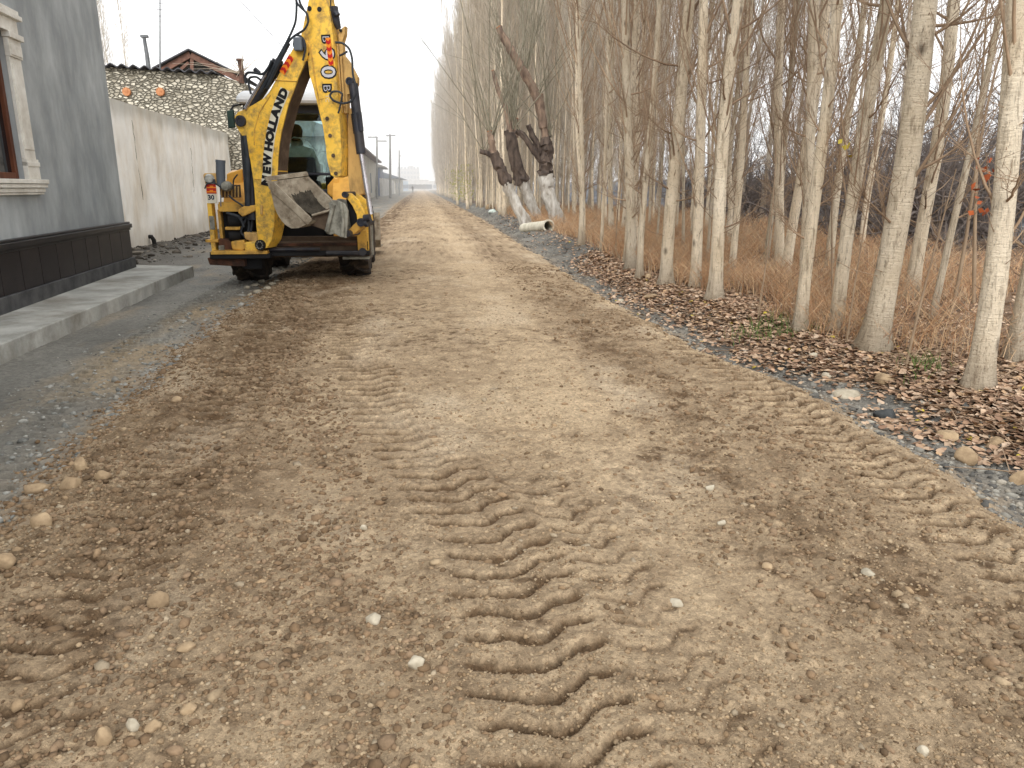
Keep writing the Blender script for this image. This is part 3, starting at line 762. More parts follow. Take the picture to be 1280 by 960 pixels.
for i, (px, Yd) in enumerate(((1130, 17), (1190, 15), (1240, 18), (1275, 14.5), (1165, 22), (1215, 24), (1090, 21), (1030, 27), (960, 33), (1258, 26), (1000, 38), (920, 36), (1065, 16), (1105, 19), (1150, 20), (1205, 18.5), (1225, 21), (1270, 20), (1045, 22), (985, 25), (945, 28), (900, 30), (870, 34), (1140, 27), (840, 38), (1190, 30))):
    p = at(px, 240, Yd); x = p.x
    if x < 10: x = 10.3 + .9 * (i % 3)
    o = thing('bare_shrub', (x, Yd, gh(x, Yd) - .05), 'dark tangled bare shrub growing before the grey bank', 'shrub', 'tangled shrubs along the bank')
    o.rotation_euler = (0, 0, i * 1.7); o.scale = (R.uniform(.8, 1.2),) * 2 + (R.uniform(.8, 1.3),)
    link('branches', SH[i % 3], o)

# ------------------------------------------------------------------ pollarded willows
def bark2(name, a, b, wash): return mat(name, a, b, sc=14, stretch=(1, 1, .25), rough=.95, bump=.02, bsc=16)
m_dark = mat('dark_bark', C(106, 92, 82), C(62, 54, 50), sc=9, stretch=(1, 1, .35), rough=.95, bump=.03, bsc=14)
m_mid = mat('brown_bark', C(152, 130, 112), C(98, 82, 72), sc=8, stretch=(1, 1, .4), rough=.95, bump=.02, bsc=16)
m_lime = mat('limewashed_bark', C(212, 208, 200), C(164, 156, 144), sc=10, stretch=(1, 1, .3), rough=.95, bump=.02, bsc=18, dirt=C(112, 100, 86), damt=.7)
m_cut = mat('cut_wood', C(190, 132, 84), C(150, 96, 60), sc=12, rough=.9)
m_switch = mat('willow_switch', C(146, 140, 122), C(116, 110, 94), sc=3, rough=.9)
def limb(px, Y, wpx, mb, n=10, jag=.2):
    """limb through picture points (px, py) at depth Y, with widths in px"""
    P = [Vector(at(a, b, Y + (c[0] if c else 0))) for (a, b, *c) in px]; rad = [w_ / 2 * Y / F_PX for w_ in wpx]
    k = 5 * (len(P) - 1) + 1; t = np.linspace(0, len(P) - 1, k)
    Q = np.array([tuple(p) for p in P]); q = np.stack([np.interp(t, np.arange(len(P)), Q[:, i]) for i in range(3)], -1)
    for _ in range(2): q[1:-1] = (q[:-2] + 2 * q[1:-1] + q[2:]) / 4
    rr_ = np.interp(t, np.arange(len(P)), rad) * (1 + NR.normal(0, .04, k))
    v, f = tube(q, rr_, n, True); v = v + (NR.normal(0, 1, v.shape)) * np.repeat(rr_, n)[:, None] * jag * .5
    mb.add(v, f); return q, rr_
def pollard(label, Y, foot, wash, dark, stubs, switches, cut_ends):
    p = gpt(*foot); Y = p.y; print('pollard', p); o = thing('pollard_willow', (p.x, Y, gh(p.x, Y)), label, 'tree')
    mb = MB(); limb(wash[0], Y, wash[1], mb, 14); mb.build('trunk', m_lime, o, smooth=True, label='whitewashed lower trunk')
    mb = MB()
    for d in dark: limb(d[0], Y, d[1], mb, 14, .34)
    mb.build('upper_trunk', m_dark, o, smooth=True)
    for s in stubs:
        mb = MB(); q, r_ = limb(s[0], Y, s[1], mb, 10, .24); l_ = mb.build('limb', m_mid, o, smooth=True)
        e = Vector(q[-1]); d = (e - Vector(q[-3])).normalized(); c_ = MB(); c_.disc(e - d * .01, d, r_[-1] * .96, .025, 10); c_.build('cut_end', m_cut, l_)
    T = TB(); org = np.array(ORG[o.name]); r = np.random.default_rng(int(foot[0]))
    for (a, b, n, spr, up) in switches:
        c = np.array(at(a, b, Y))
        for k in range(n):
            ang = r.normal(0, spr); L_ = r.uniform(.55, 1.1) * up
            d = np.array([math.sin(ang), r.normal(0, .3), math.cos(ang)]); pts = [c + r.normal(0, .05, 3)]
            for s in range(7): d = d + r.normal(0, .03, 3) + [0, 0, .03]; d /= np.linalg.norm(d); pts.append(pts[-1] + d * L_ / 7)
            T.add(np.array(pts) - org, np.linspace(.026, .006, 8) * r.uniform(.5, 1.1), 4)
            for q in range(5):
                i = r.integers(2, 7); d2 = d + r.normal(0, .3, 3); d2 /= np.linalg.norm(d2)
                T.add(np.array([pts[i], pts[i] + d2 * r.uniform(.5, 1.6)]) - org, [.007, .004], 3)
    link('crown', T.mesh('crown', m_switch), o); return o
pollard('leaning pollard willow whose whitewashed trunk slants towards the road', 26.5, (656, 281),
        (((660, 286), (645, 255), (633, 229)), (15, 13, 12.5)),
        [(((634, 231), (626, 211), (617, 192)), (13, 13, 12)), (((619, 196), (609, 191), (600, 189)), (7, 6, 5))],
        [(((617, 194), (615, 178), (612, 164)), (9, 8, 7))],
        [(613, 168, 10, .35, 4.5), (606, 190, 4, .5, 3)], None)
pollard('middle pollard willow with black burnt upper trunk between the other two', 28.5, (671, 277),
        (((674, 279), (662, 250), (653, 226)), (13, 13, 14)),
        [(((653, 228), (645, 205), (637, 166)), (15, 15, 12)), (((640, 175), (636, 168), (633, 163)), (9, 8, 7))],
        [(((638, 168), (634, 140), (622, 112), (616, 88)), (7, 6, 5, 4)), (((645, 172), (643, 160), (646, 148)), (6, 5, 4))],
        [(640, 160, 10, .22, 5.5), (636, 150, 5, .4, 4)], None)
pollard('biggest pollard willow with one long sawn limb reaching up to the left', 27.0, (692, 283),
        (((702, 287), (692, 262), (684, 240), (682, 218)), (22, 17, 17, 18)),
        [(((682, 220), (682, 205), (684, 186), (682, 172)), (16, 15, 15, 12)), (((681, 206), (668, 189), (655, 170), (645, 163)), (9, 8, 7, 6)), (((676, 193), (667, 172), (660, 156)), (8, 7, 6))],
        [(((683, 176), (678, 150), (675, 118)), (9, 8.5, 8)), (((680, 160), (672, 120), (655, 90), (638, 62), (623, 34)), (11, 11, 10, 9, 7.5))],
        [(687, 172, 8, .35, 5.5), (657, 84, 7, .3, 4.5), (675, 118, 4, .3, 4), (646, 160, 6, .3, 5)], None)

# ------------------------------------------------------------------ dry grass, leaf litter
n = 26000
yy = 5.0 * (40 / 5.0) ** NR.uniform(0, 1, n) ** 0.8
xx = road_right(yy) + 1.15 + np.abs(NR.normal(0, 1, n)) * (1.2 + yy * .14)
den = fbm(xx * .9, yy * .7, 3, 300) + .12 * sst(7, 11, yy); kk = (den > NR.uniform(.40, .53, n) + .02 * sst(10, 6, yy)) & (xx < 16); xx, yy = xx[kk], yy[kk]; n = len(xx)
zz = zreal(xx, yy)
hgt = NR.uniform(.14, .50, n) * (0.7 + .9 * np.clip(fbm(xx * .7, yy * .6, 3, 310) - .25, 0, .7)) * 1.15
az = NR.uniform(0, 2 * np.pi, n); ln = NR.uniform(.1, 1.1, n) * hgt; wd = NR.uniform(.0016, .0034, n) * (1 + yy * .06); wa = NR.uniform(0, np.pi, n)
sg = 4; Vg = []
for s in range(sg):
    t = s / (sg - 1); cx = xx + np.cos(az) * ln * t ** 1.8; cy = yy + np.sin(az) * ln * t ** 1.8; cz = zz - .01 + hgt * (t - .18 * t * t)
    ww = wd * (1 - .75 * t)
    Vg.append(np.stack([cx - np.cos(wa) * ww, cy - np.sin(wa) * ww, cz], -1)); Vg.append(np.stack([cx + np.cos(wa) * ww, cy + np.sin(wa) * ww, cz], -1))
# side sprays on each stalk
for s in range(3):
    t = .35 + .2 * s; bx = xx + np.cos(az) * ln * t ** 1.8; by = yy + np.sin(az) * ln * t ** 1.8; bz = zz + hgt * (t - .18 * t * t)
    a2 = NR.uniform(0, 2 * np.pi, n); l2 = hgt * NR.uniform(.15, .4, n); w2 = wd * .7
    ex, ey, ez = bx + np.cos(a2) * l2 * .8, by + np.sin(a2) * l2 * .8, bz + l2 * .7
    Vg += [np.stack([bx, by, bz - w2], -1), np.stack([bx, by, bz + w2], -1), np.stack([ex, ey, ez + w2 * .4], -1), np.stack([ex, ey, ez - w2 * .4], -1)]
Vg = np.stack(Vg, 1); nv = Vg.shape[1]
ft = [(2 * s, 2 * s + 1, 2 * s + 3, 2 * s + 2) for s in range(sg - 1)] + [(8 + 4 * s, 9 + 4 * s, 10 + 4 * s, 11 + 4 * s) for s in range(3)]
Fg = (np.array(ft)[None] + (np.arange(n) * nv)[:, None, None]).reshape(-1, 4)
gc = palette(n, [(198, 164, 126), (180, 140, 104), (208, 178, 142), (160, 122, 92), (190, 150, 112), (174, 154, 128)], .2)
o = link('dry_grass', np_mesh('dry_grass', Vg.reshape(-1, 3), Fg, mat('dry_grass', (1, 1, 1, 1), (.85, .85, .85, 1), rough=.9, attr='tone'), np.repeat(gc, nv, 0)))
tag(o, 'dry orange-brown grass and brush growing among the poplars', 'grass', kind='stuff')
# a little green weed
n = 260
c_ = [gpt(978, 408), gpt(985, 418), gpt(940, 418), gpt(1150, 462)]
ci = NR.integers(0, 4, n); xx = np.array([c_[i].x for i in ci]) + NR.normal(0, .12, n); yy = np.array([c_[i].y for i in ci]) + NR.normal(0, .14, n)
zz = zreal(xx, yy); hgt = NR.uniform(.05, .16, n); az = NR.uniform(0, 6.28, n); wa = NR.uniform(0, 3.14, n)
Vg = []
for t in (0, .5, 1):
    cx = xx + np.cos(az) * hgt * .5 * t * t; cy = yy + np.sin(az) * hgt * .5 * t * t; cz = zz + hgt * t; ww = .005 * (1.1 - t)
    Vg += [np.stack([cx - np.cos(wa) * ww, cy - np.sin(wa) * ww, cz], -1), np.stack([cx + np.cos(wa) * ww, cy + np.sin(wa) * ww, cz], -1)]
Vg = np.stack(Vg, 1); Fg = (np.array([(0, 1, 3, 2), (2, 3, 5, 4)])[None] + (np.arange(n) * 6)[:, None, None]).reshape(-1, 4)
o = link('weed_grass', np_mesh('weed_grass', Vg.reshape(-1, 3), Fg, mat('weed', C(104, 122, 66), C(78, 98, 48), sc=6)))
tag(o, 'small green weeds sprouting in the fallen leaves', 'weeds', kind='stuff')
# fallen leaves
n = 50000
yy = 1.6 * (34 / 1.6) ** NR.uniform(0, 1, n); uu = np.abs(NR.normal(0, 1, n))
xx = road_right(yy) + .14 + np.where(NR.uniform(0, 1, n) < .6, .85 + NR.normal(0, .36, n), uu * (1.0 + .22 * yy))
kk = (xx > road_right(yy) + .02) & (fbm(xx * 1.2, yy * 1.0, 3, 330) + .62 * sst(.25, .95, xx - road_right(yy)) > .70 * NR.uniform(.5, 1.2, n)) & ~((yy > 15) & (xx < road_right(yy) + 1.6) & (NR.uniform(0, 1, n) < .85))
xx, yy = xx[kk], yy[kk]; n = len(xx); zz = zreal(xx, yy) + NR.uniform(.002, .03, n)
s_ = NR.uniform(.022, .056, n) * np.clip(.85 + yy * .02, .8, 1.4); a = NR.uniform(0, 2 * np.pi, n)
tilt = NR.normal(0, .22, (n, 2)); fold = NR.uniform(-.1, .5, n)
ux, uy = np.cos(a), np.sin(a); vx, vy = -uy, ux
def lp(p, q, h): return np.stack([xx + (ux * p + vx * q) * s_, yy + (uy * p + vy * q) * s_, zz + s_ * (h + tilt[:, 0] * p + tilt[:, 1] * q)], -1)
Vg = np.stack([lp(-.55, 0, 0), lp(-.12, .5, fold * .6), lp(.35, .34, fold * .5), lp(.65, 0, .12), lp(.35, -.34, fold * .5), lp(-.12, -.5, fold * .6), lp(.1, 0, .0)], 1)
T1 = np.array([(0, 6, 1), (6, 2, 1), (6, 3, 2), (0, 5, 6), (5, 4, 6), (6, 4, 3)])
Ft = (T1[None] + (np.arange(n) * 7)[:, None, None]).reshape(-1, 3)
lc = palette(n, [(180, 152, 126), (188, 162, 136), (166, 136, 110), (150, 120, 96), (194, 170, 146), (130, 102, 82), (174, 142, 116), (184, 152, 118)], .2)
yl = NR.uniform(0, 1, n) < .006; lc[yl] = np.array(C(206, 186, 70)[:3])
o = link('fallen_leaves', np_mesh('fallen_leaves', Vg.reshape(-1, 3), Ft, mat('fallen_leaf', (1, 1, 1, 1), (.8, .8, .8, 1), sc=30, rough=.8, attr='tone'), np.repeat(lc, 7, 0)))
tag(o, 'brown fallen leaves littering the verge and the ground under the poplars', 'leaves', kind='stuff')

n = 900
T = TB(); yy = 1.8 * (22 / 1.8) ** NR.uniform(0, 1, n); xx = road_right(yy) + .5 + np.abs(NR.normal(0, 1, n)) * (.6 + .2 * yy); zz = zreal(xx, yy)
for x, y, z in zip(xx, yy, zz):
    a = R.uniform(0, 6.28); l = R.uniform(.08, .6); b = a + R.gauss(0, .4)
    T.add(np.array([(x, y, z + .012), (x + math.cos(a) * l * .5, y + math.sin(a) * l * .5, z + R.uniform(.015, .07)), (x + math.cos(a) * l * .5 + math.cos(b) * l * .5, y + math.sin(a) * l * .5 + math.sin(b) * l * .5, z + R.uniform(.01, .09))]), [.005, .004, .002], 3)
o = link('fallen_twigs', T.mesh('fallen_twigs', m_twig_near)); tag(o, 'broken twigs lying among the fallen leaves', 'twigs', kind='stuff')
HAZE_DENSITY = 0.0036
# ------------------------------------------------------------------ house at the left, its plinth and window
m_plaster = mat('grey_plaster', C(188, 193, 194), C(152, 157, 159), sc=1.9, stretch=(1, 1, .5), rough=.85, bump=.006, bsc=9, dirt=C(126, 131, 132), dsc=1.3, damt=.5, lo=.32, hi=.62)
m_granite = mat('dark_granite', C(38, 32, 34), C(20, 18, 21), sc=90, rough=.42, spec=.3, dirt=C(86, 80, 76), dsc=2.5, damt=.22)
m_granite2 = mat('black_granite', C(28, 27, 31), C(16, 16, 20), sc=90, rough=.4, spec=.35, dirt=C(86, 80, 76), dsc=2.5, damt=.25)
m_base = mat('plinth_base', C(84, 84, 84), C(58, 58, 60), sc=5, rough=.8, bump=.004)
m_stone_trim = mat('cast_stone', C(238, 236, 228), C(218, 214, 204), sc=4, rough=.85, bump=.003, bsc=50, dirt=C(150, 140, 118), dsc=3, damt=.4)
m_wood = mat('brown_window_wood', C(112, 66, 44), C(76, 42, 28), sc=9, stretch=(1, 1, .2), rough=.5)
m_conc = mat('concrete_slab', C(186, 185, 178), C(152, 152, 146), sc=2.6, rough=.9, bump=.004, bsc=50, dirt=C(118, 112, 100), dsc=1.6, damt=.8)
m_dark = mat('dark_interior', C(26, 26, 28), C(14, 14, 16), rough=.9)
def glass_mat(name, tint, gloss=.14, rough=.03):
    m = bpy.data.materials.new(name); m.use_nodes = True; nt = m.node_tree; N = nt.nodes; N.remove(N['Principled BSDF'])
    t = N.new('ShaderNodeBsdfTransparent'); t.inputs[0].default_value = tint; g = N.new('ShaderNodeBsdfGlossy'); g.inputs['Roughness'].default_value = rough
    f = N.new('ShaderNodeFresnel'); f.inputs[0].default_value = 1.5; a = N.new('ShaderNodeMath'); a.inputs[1].default_value = gloss; a.operation = 'ADD'; a.use_clamp = True
    x = N.new('ShaderNodeMixShader'); L = nt.links
    L.new(f.outputs[0], a.inputs[0]); L.new(a.outputs[0], x.inputs[0]); L.new(t.outputs[0], x.inputs[1]); L.new(g.outputs[0], x.inputs[2]); L.new(x.outputs[0], N['Material Output'].inputs[0])
    return m
m_winglass = mat('dark_window_glass', C(30, 30, 32), C(20, 20, 24), sc=1, rough=.06, spec=.7)
_a, _b = gnd(163, 334, .11), gnd(0, 391, .11)
A0 = Vector((_a.x, _a.y, 0))                        # house corner by the wall
HD = Vector((_b.x - _a.x, _b.y - _a.y, 0)).normalized()   # along the front, towards the viewer
HN = Vector((-HD.y, HD.x, 0)).normalized()              # out of the front, to the road
Z = Vector((0, 0, 1))
def hw(u, n, z): return A0 + HD * u + HN * n + Z * z
def hbox(mb, u0, u1, n0, n1, z0, z1): return mb.box(hw((u0 + u1) / 2, (n0 + n1) / 2, (z0 + z1) / 2), (abs(u1 - u0), abs(n1 - n0), abs(z1 - z0)), (HD, HN, Z))
def hpx(px, py, n=0.0):
    q = onp(px, py, A0 + HN * n, HN); d = q - A0; return d.dot(HD), q.z
house = thing('plastered_house', tuple(A0), 'grey plastered house with black stone plinth and white carved window surround', 'house')
us, zs_ = hpx(50, 243, .0); ul, zl = hpx(46, 226, 0)      # sill end
w_r, _ = hpx(33, 210); w_t = hpx(12, 20)[1]                # opening
wu0 = hpx(31, 224)[0]; wu1 = wu0 + 1.35; wz0 = hpx(30, 224)[1]; wz1 = hpx(1, 30)[1]
print('house window', wu0, wu1, wz0, wz1, 'sill', us, zs_)
HL, HH = 16.0, 6.4
mb = MB()
hbox(mb, 0, wu0, -.35, 0, .1, HH); hbox(mb, wu1, HL, -.35, 0, .1, HH)
hbox(mb, wu0, wu1, -.35, 0, .1, wz0); hbox(mb, wu0, wu1, -.35, 0, wz1, HH)
hbox(mb, 0, .35, -9, -.352, .1, HH); hbox(mb, HL - .35, HL, -9, -.352, .1, HH); hbox(mb, 0, HL, -9.35, -9.002, .1, HH)
mb.build('wall', m_plaster, house)
mb = MB(); hbox(mb, -.3, HL + .3, -9.6, .35, HH + .003, HH + .2); mb.build('roof', mat('roof_sheet', C(120, 110, 104), rough=.7), house)
zt = hpx(157, 277)[1]                                     # top of the plinth moulding
mb = MB(); hbox(mb, -.03, HL, .001, .085, .05, .27); mb.build('plinth_base', m_base, house, bevel=.006)
mb = MB(); u = -.02
while u < HL:
    hbox(mb, u + .004, u + .50, .001, .05, .273, zt - .13); u += .51
mb.build('plinth', m_granite, house, bevel=.003)
mb = MB(); hbox(mb, -.06, HL, .001, .06, zt - .128, zt - .095); hbox(mb, -.075, HL, .001, .085, zt - .094, zt - .03); hbox(mb, -.06, HL, .001, .06, zt - .029, zt)
mb.build('plinth_moulding', m_granite2, house, bevel=.008)
# window, set back in its opening
win = MB(); fr = .07; n1 = -.05
while n1 > -.6 and onp(17, 205, A0 + HN * n1, HN).__sub__(A0).dot(HD) < wu0: n1 -= .01
print('recess', n1); n0 = n1 - .07
hbox(win, wu0 + .004, wu0 + .004 + fr, n0, n1, wz0, wz1); hbox(win, wu1 - fr, wu1, n0, n1, wz0, wz1)
hbox(win, wu0 + .004 + fr, wu1 - fr, n0, n1, wz0, wz0 + fr); hbox(win, wu0 + .004 + fr, wu1 - fr, n0, n1, wz1 - fr, wz1)
hbox(win, (wu0 + wu1) / 2 + .03, (wu0 + wu1) / 2 + .09, n0 + .004, n1 - .004, wz0 + fr, wz1 - fr)
wf = win.build('window', m_wood, house, bevel=.006)
g = MB(); hbox(g, wu0 + .02, wu1 - .02, n0 + .02, n0 + .03, wz0 + .02, wz1 - .02); g.build('pane', m_winglass, wf)
# carved surround: pilaster, lintel, sill
sd_ = MB(); po = hpx(45, 222)[0]; pi_ = wu0 + .005
def surround(u_out, u_in, sgn):
    a, b = sorted((u_out, u_in)); w_ = b - a
    zc = hpx(24, 48)[1]
    hbox(sd_, a + .02, b, .001, .04, wz0 + .22, zc - .25)
    hbox(sd_, a + .045, b - .03, .038, .05, wz0 + .32, zc - .32)
    hbox(sd_, a - .005, b, .001, .052, wz0 + .001, wz0 + .22); hbox(sd_, a - .01, b, .001, .062, wz0 + .14, wz0 + .19)
    hbox(sd_, a, b, .001, .055, zc - .25, zc - .06); hbox(sd_, a + .02, b - .02, .05, .065, zc - .23, zc - .12)
    hbox(sd_, a - .03, b + .02, .001, .085, zc - .06, zc)
    return zc
zc = surround(po, pi_, 1); surround(wu1 + (pi_ - po), wu1 - .005, -1)
lt = hpx(14, 18)[1]
hbox(sd_, po + .01, wu1 + (pi_ - po) - .01, .001, .05, zc + .001, lt - .07)
hbox(sd_, po - .05, wu1 + (pi_ - po) + .05, .001, .09, lt - .07, lt - .02); hbox(sd_, po - .02, wu1 + (pi_ - po) + .02, .001, .07, lt - .019, lt + .03)
hbox(sd_, pi_ + .02, wu1 - .02, -.06, .075, wz1 - .06, zc - .003)
sd_.build('window_surround', m_stone_trim, house, bevel=.008)
sl = MB(); e0 = us; h_ = zl - zs_ + .0
sl_t = wz0 - .001; sl_b = zs_
for (n_, a, b, ex) in ((.11, .72, 1., .03), (.095, .45, .70, .02), (.07, .16, .43, .0), (.055, 0, .15, -.01)):
    hbox(sl, e0 - ex, wu1 + (pi_ - po) + .06 + ex, .001, n_, sl_b + (sl_t - sl_b) * a, sl_b + (sl_t - sl_b) * b)
sl.build('window_sill', m_stone_trim, house, bevel=.006)

# concrete pavement along the house
k1, k2 = gpt(0, 457), gpt(243, 345)
kd = (k2 - k1); kd.z = 0; kd.normalize(); k0 = k1 - kd * 7.5
mb = MB(); zt_ = .11
far_in = hw(-.1, .09, 0); far_in2 = gnd(164, 331, .11); near_in = hw(14.5, .09, 0)
nseg = 26; top_o = [k0 + (k2 - k0) * (i / nseg) for i in range(nseg + 1)]
pts = [Vector((p.x, p.y, -.3)) for p in top_o] + [Vector((far_in2.x, far_in2.y, -.3)), Vector((near_in.x, near_in.y, -.3))]
mb.prism(pts, (0, 0, zt_ + .3))
o = mb.build('pavement', m_conc, None, bevel=.012); tag(o, 'grey concrete pavement slab with a low kerb along the house', None, kind='structure')
print('kerb', k1, k2)

# ------------------------------------------------------------------ stained white compound wall
m_wash = mat('stained_whitewash', C(252, 250, 244), C(244, 238, 226), sc=1.2, stretch=(1, 1, .4), rough=.9, bump=.006, bsc=10, dirt=C(214, 200, 178), dsc=1.4, damt=.7, lo=.35, hi=.7, attr='tone')
m_mortar = mat('grey_mortar', C(222, 216, 202), C(172, 166, 152), sc=3, rough=.95, bump=.02, bsc=9)
W0, W1 = gpt(166, 313), gpt(258, 289)
wd_ = (W1 - W0); wd_.z = 0; wd_.normalize(); wn_ = Vector((-wd_.y, wd_.x, 0)) * -1
def wpt(u, z, n=0): return W0 + wd_ * u + wn_ * n + Z * (z - W0.z)
wx_end = 15.0
def wall_grid(u0, u1, zlo, zhi, name, m, parent, thick=.35, du=.08):
    mb = MB(); us_ = np.arange(u0, u1 + 1e-6, du); n = len(us_)
    tops = [zhi(u) + .05 * (fbm(np.array([u * 1.7]), np.array([2.2]), 4, 7)[0] - .5) for u in us_]
    K = 34; v = []
    for u, t in zip(us_, tops):
        for k in range(K + 1):
            z = zlo + (t - zlo) * k / K
            v.append(wpt(u, z, .05 * (fbm(np.array([u * 1.3]), np.array([z * 1.5]), 4, 17)[0] - .5)))
        v.append(wpt(u, t, -thick)); v.append(wpt(u, zlo, -thick))
    q = K + 3; f = []
    for i in range(n - 1):
        for k in range(K + 2): f.append((i * q + k, (i + 1) * q + k, (i + 1) * q + k + 1, i * q + k + 1))
    f.append(tuple(range(q))); f.append(tuple((n - 1) * q + k for k in range(q - 1, -1, -1)))
    mb.add(v, f); return mb.build(name, m, parent, smooth=False)
cw = thing('compound_wall', tuple(W0), 'whitewashed compound wall streaked with brown stains beside the grey house', 'wall')
zt1 = onp(137, 122, W0, wn_).z; zt2 = onp(288, 168, W0, wn_).z; ue = (onp(288, 168, W0, wn_) - W0).dot(wd_); u_s = (onp(137, 122, W0, wn_) - W0).dot(wd_)
print('wall tops', zt1, zt2, u_s, ue)
top = lambda u: zt1 + (zt2 - zt1) * (u - u_s) / (ue - u_s)
b_ = wall_grid(-5.5, ue + 1.0, -.3, top, 'wall', m_wash, cw)
wall_grid(-5.5, ue + 1.0, 0, top, 'capping', m_mortar, cw, thick=.348, du=.1) if False else None
me = b_.data; org = ORG[cw.name]; N_ = len(me.vertices); co = np.empty(N_ * 3, np.float32); me.vertices.foreach_get('co', co); co = co.reshape(-1, 3) + np.array(org, np.float32)
uu = (co - np.array(W0)) @ np.array(wd_); dz = np.array([top(u) for u in uu]) - co[:, 2]
e = dz + .30 * (fbm(uu * 2.2, co[:, 2] * 1.1, 4, 27) - .5); gk = 1 - sst(.10, .42, e); ft_ = 1 - sst(.1, .75, co[:, 2] + .5 * (fbm(uu * 1.4, uu * 0, 4, 28) - .5))
tn = np.ones((N_, 4), np.float32); tn[:, :3] = (1 - gk[:, None] * np.array([.34, .34, .36])) * (1 - ft_[:, None] * np.array([.30, .33, .37])) * (.9 + .2 * fbm(uu * 5, co[:, 2] * 4, 3, 29))[:, None]
ca_ = me.color_attributes.new('tone', 'FLOAT_COLOR', 'POINT'); ca_.data.foreach_set('color', tn.ravel())
# dark cracks down the wash, a drain stub
mb = MB()
for (pxa, pya, pxb, pyb) in ((164, 150, 178, 250), (238, 185, 242, 240)):
    P = []
    for k in range(14):
        t = k / 13; q = onp(pxa + (pxb - pxa) * t + R.uniform(-.6, .6), pya + (pyb - pya) * t, W0, wn_); P.append(q + wn_ * .012)
    mb.tube(P, [.006 * R.uniform(.2, 1.2) for _ in P], 4)
mb.build('crack', mat('wall_crack', C(128, 118, 102), rough=1), cw)
mb = MB(); q = onp(186, 296, W0, wn_); mb.tube([q - wn_ * .03, q + wn_ * .06, q + wn_ * .1 - Z * .08, q + wn_ * .11 - Z * .25], .05, 10); mb.build('drain_pipe', mat('black_pipe', C(40, 38, 36)), cw, smooth=True)

# ------------------------------------------------------------------ rubble-stone building over the wall
def stone_mat():
    m = bpy.data.materials.new('rubble_stone'); m.use_nodes = True; nt = m.node_tree; N = nt.nodes; L = nt.links; bs = N['Principled BSDF']; bs.inputs['Roughness'].default_value = .95
    tc = N.new('ShaderNodeTexCoord'); mp = N.new('ShaderNodeMapping'); mp.inputs['Scale'].default_value = (6.0, 6.0, 11.5)
    nz = N.new('ShaderNodeTexNoise'); nz.inputs['Scale'].default_value = 2.5; nz.inputs['Detail'].default_value = 4
    ad = N.new('ShaderNodeMix'); ad.data_type = 'RGBA'; ad.blend_type = 'LINEAR_LIGHT'; ad.inputs[0].default_value = .12
    L.new(tc.outputs['Object'], mp.inputs[0]); L.new(mp.outputs[0], ad.inputs[6]); L.new(tc.outputs['Object'], nz.inputs[0]); L.new(nz.outputs['Color'], ad.inputs[7])
    v1 = N.new('ShaderNodeTexVoronoi'); v1.inputs['Scale'].default_value = 1.0; L.new(ad.outputs[2], v1.inputs['Vector'])
    v2 = N.new('ShaderNodeTexVoronoi'); v2.feature = 'DISTANCE_TO_EDGE'; v2.inputs['Scale'].default_value = 1.0; L.new(ad.outputs[2], v2.inputs['Vector'])
    sp = N.new('ShaderNodeSeparateColor'); L.new(v1.outputs['Color'], sp.inputs[0])
    cr = N.new('ShaderNodeValToRGB'); e = cr.color_ramp.elements; e[0].color = C(168, 160, 142); e[1].color = C(232, 224, 204); e.new(.5).color = C(198, 190, 172); L.new(sp.outputs[0], cr.inputs[0])
    er = N.new('ShaderNodeMapRange'); er.inputs[1].default_value = .0; er.inputs[2].default_value = .16; L.new(v2.outputs['Distance'], er.inputs[0])
    mx = N.new('ShaderNodeMix'); mx.data_type = 'RGBA'; mx.inputs[6].default_value = C(140, 133, 117); L.new(er.outputs[0], mx.inputs[0]); L.new(cr.outputs[0], mx.inputs[7])
    n2 = N.new('ShaderNodeTexNoise'); n2.inputs['Scale'].default_value = 9; n2.inputs['Detail'].default_value = 6; L.new(tc.outputs['Object'], n2.inputs[0])
    mr = N.new('ShaderNodeMapRange'); mr.inputs[1].default_value = .3; mr.inputs[2].default_value = .7; mr.inputs[3].default_value = .72; mr.inputs[4].default_value = 1.12; L.new(n2.outputs[0], mr.inputs[0])
    vm = N.new('ShaderNodeVectorMath'); vm.operation = 'SCALE'; L.new(mx.outputs[2], vm.inputs[0]); L.new(mr.outputs[0], vm.inputs['Scale']); L.new(vm.outputs[0], bs.inputs['Base Color'])
    bp = N.new('ShaderNodeBump'); bp.inputs['Distance'].default_value = .08; L.new(er.outputs[0], bp.inputs['Height']); L.new(bp.outputs[0], bs.inputs['Normal'])
    return m
YS = 28.6
sb = thing('stone_building', tuple(at(210, 130, YS)), 'rubble stone building with wavy sheet roof rising above the stained wall', 'building')
def yq(px, py, Y=YS): return at(px, py, Y)
a, b_, c_, d = yq(112, 82.3), yq(270, 93.5), yq(306, 104), yq(306, 330)
mb = MB(); poly = [yq(112, 330), d, c_, b_, a]; mb.prism(poly, (0, 9, 0)); mb.build('wall', stone_mat(), sb)
m_asb = mat('asbestos_sheet', C(92, 92, 96), C(58, 58, 62), sc=3, rough=.9)
mb = MB(); v = []; f = []; x0, x1 = yq(110, 80).x, yq(272, 86).x; zA, zB = yq(110, 80.5).z, yq(272, 92.0).z; nw = 120
for i in range(nw + 1):
    t = i / nw; x = x0 + (x1 - x0) * t; z = zA + (zB - zA) * t + .05 * math.sin((x - x0) * 2 * math.pi / .36) + .02
    v += [(x, YS - .28, z), (x, YS + 4.5, z - .25), (x, YS - .28, z - .035), (x, YS + 4.5, z - .31)]
    if i: p = (i - 1) * 4; q = i * 4; f += [(p, q, q + 1, p + 1), (p + 2, p + 3, q + 3, q + 2), (p, p + 2, q + 2, q)]
mb.add(v, f); mb.build('roof', m_asb, sb, smooth=True)
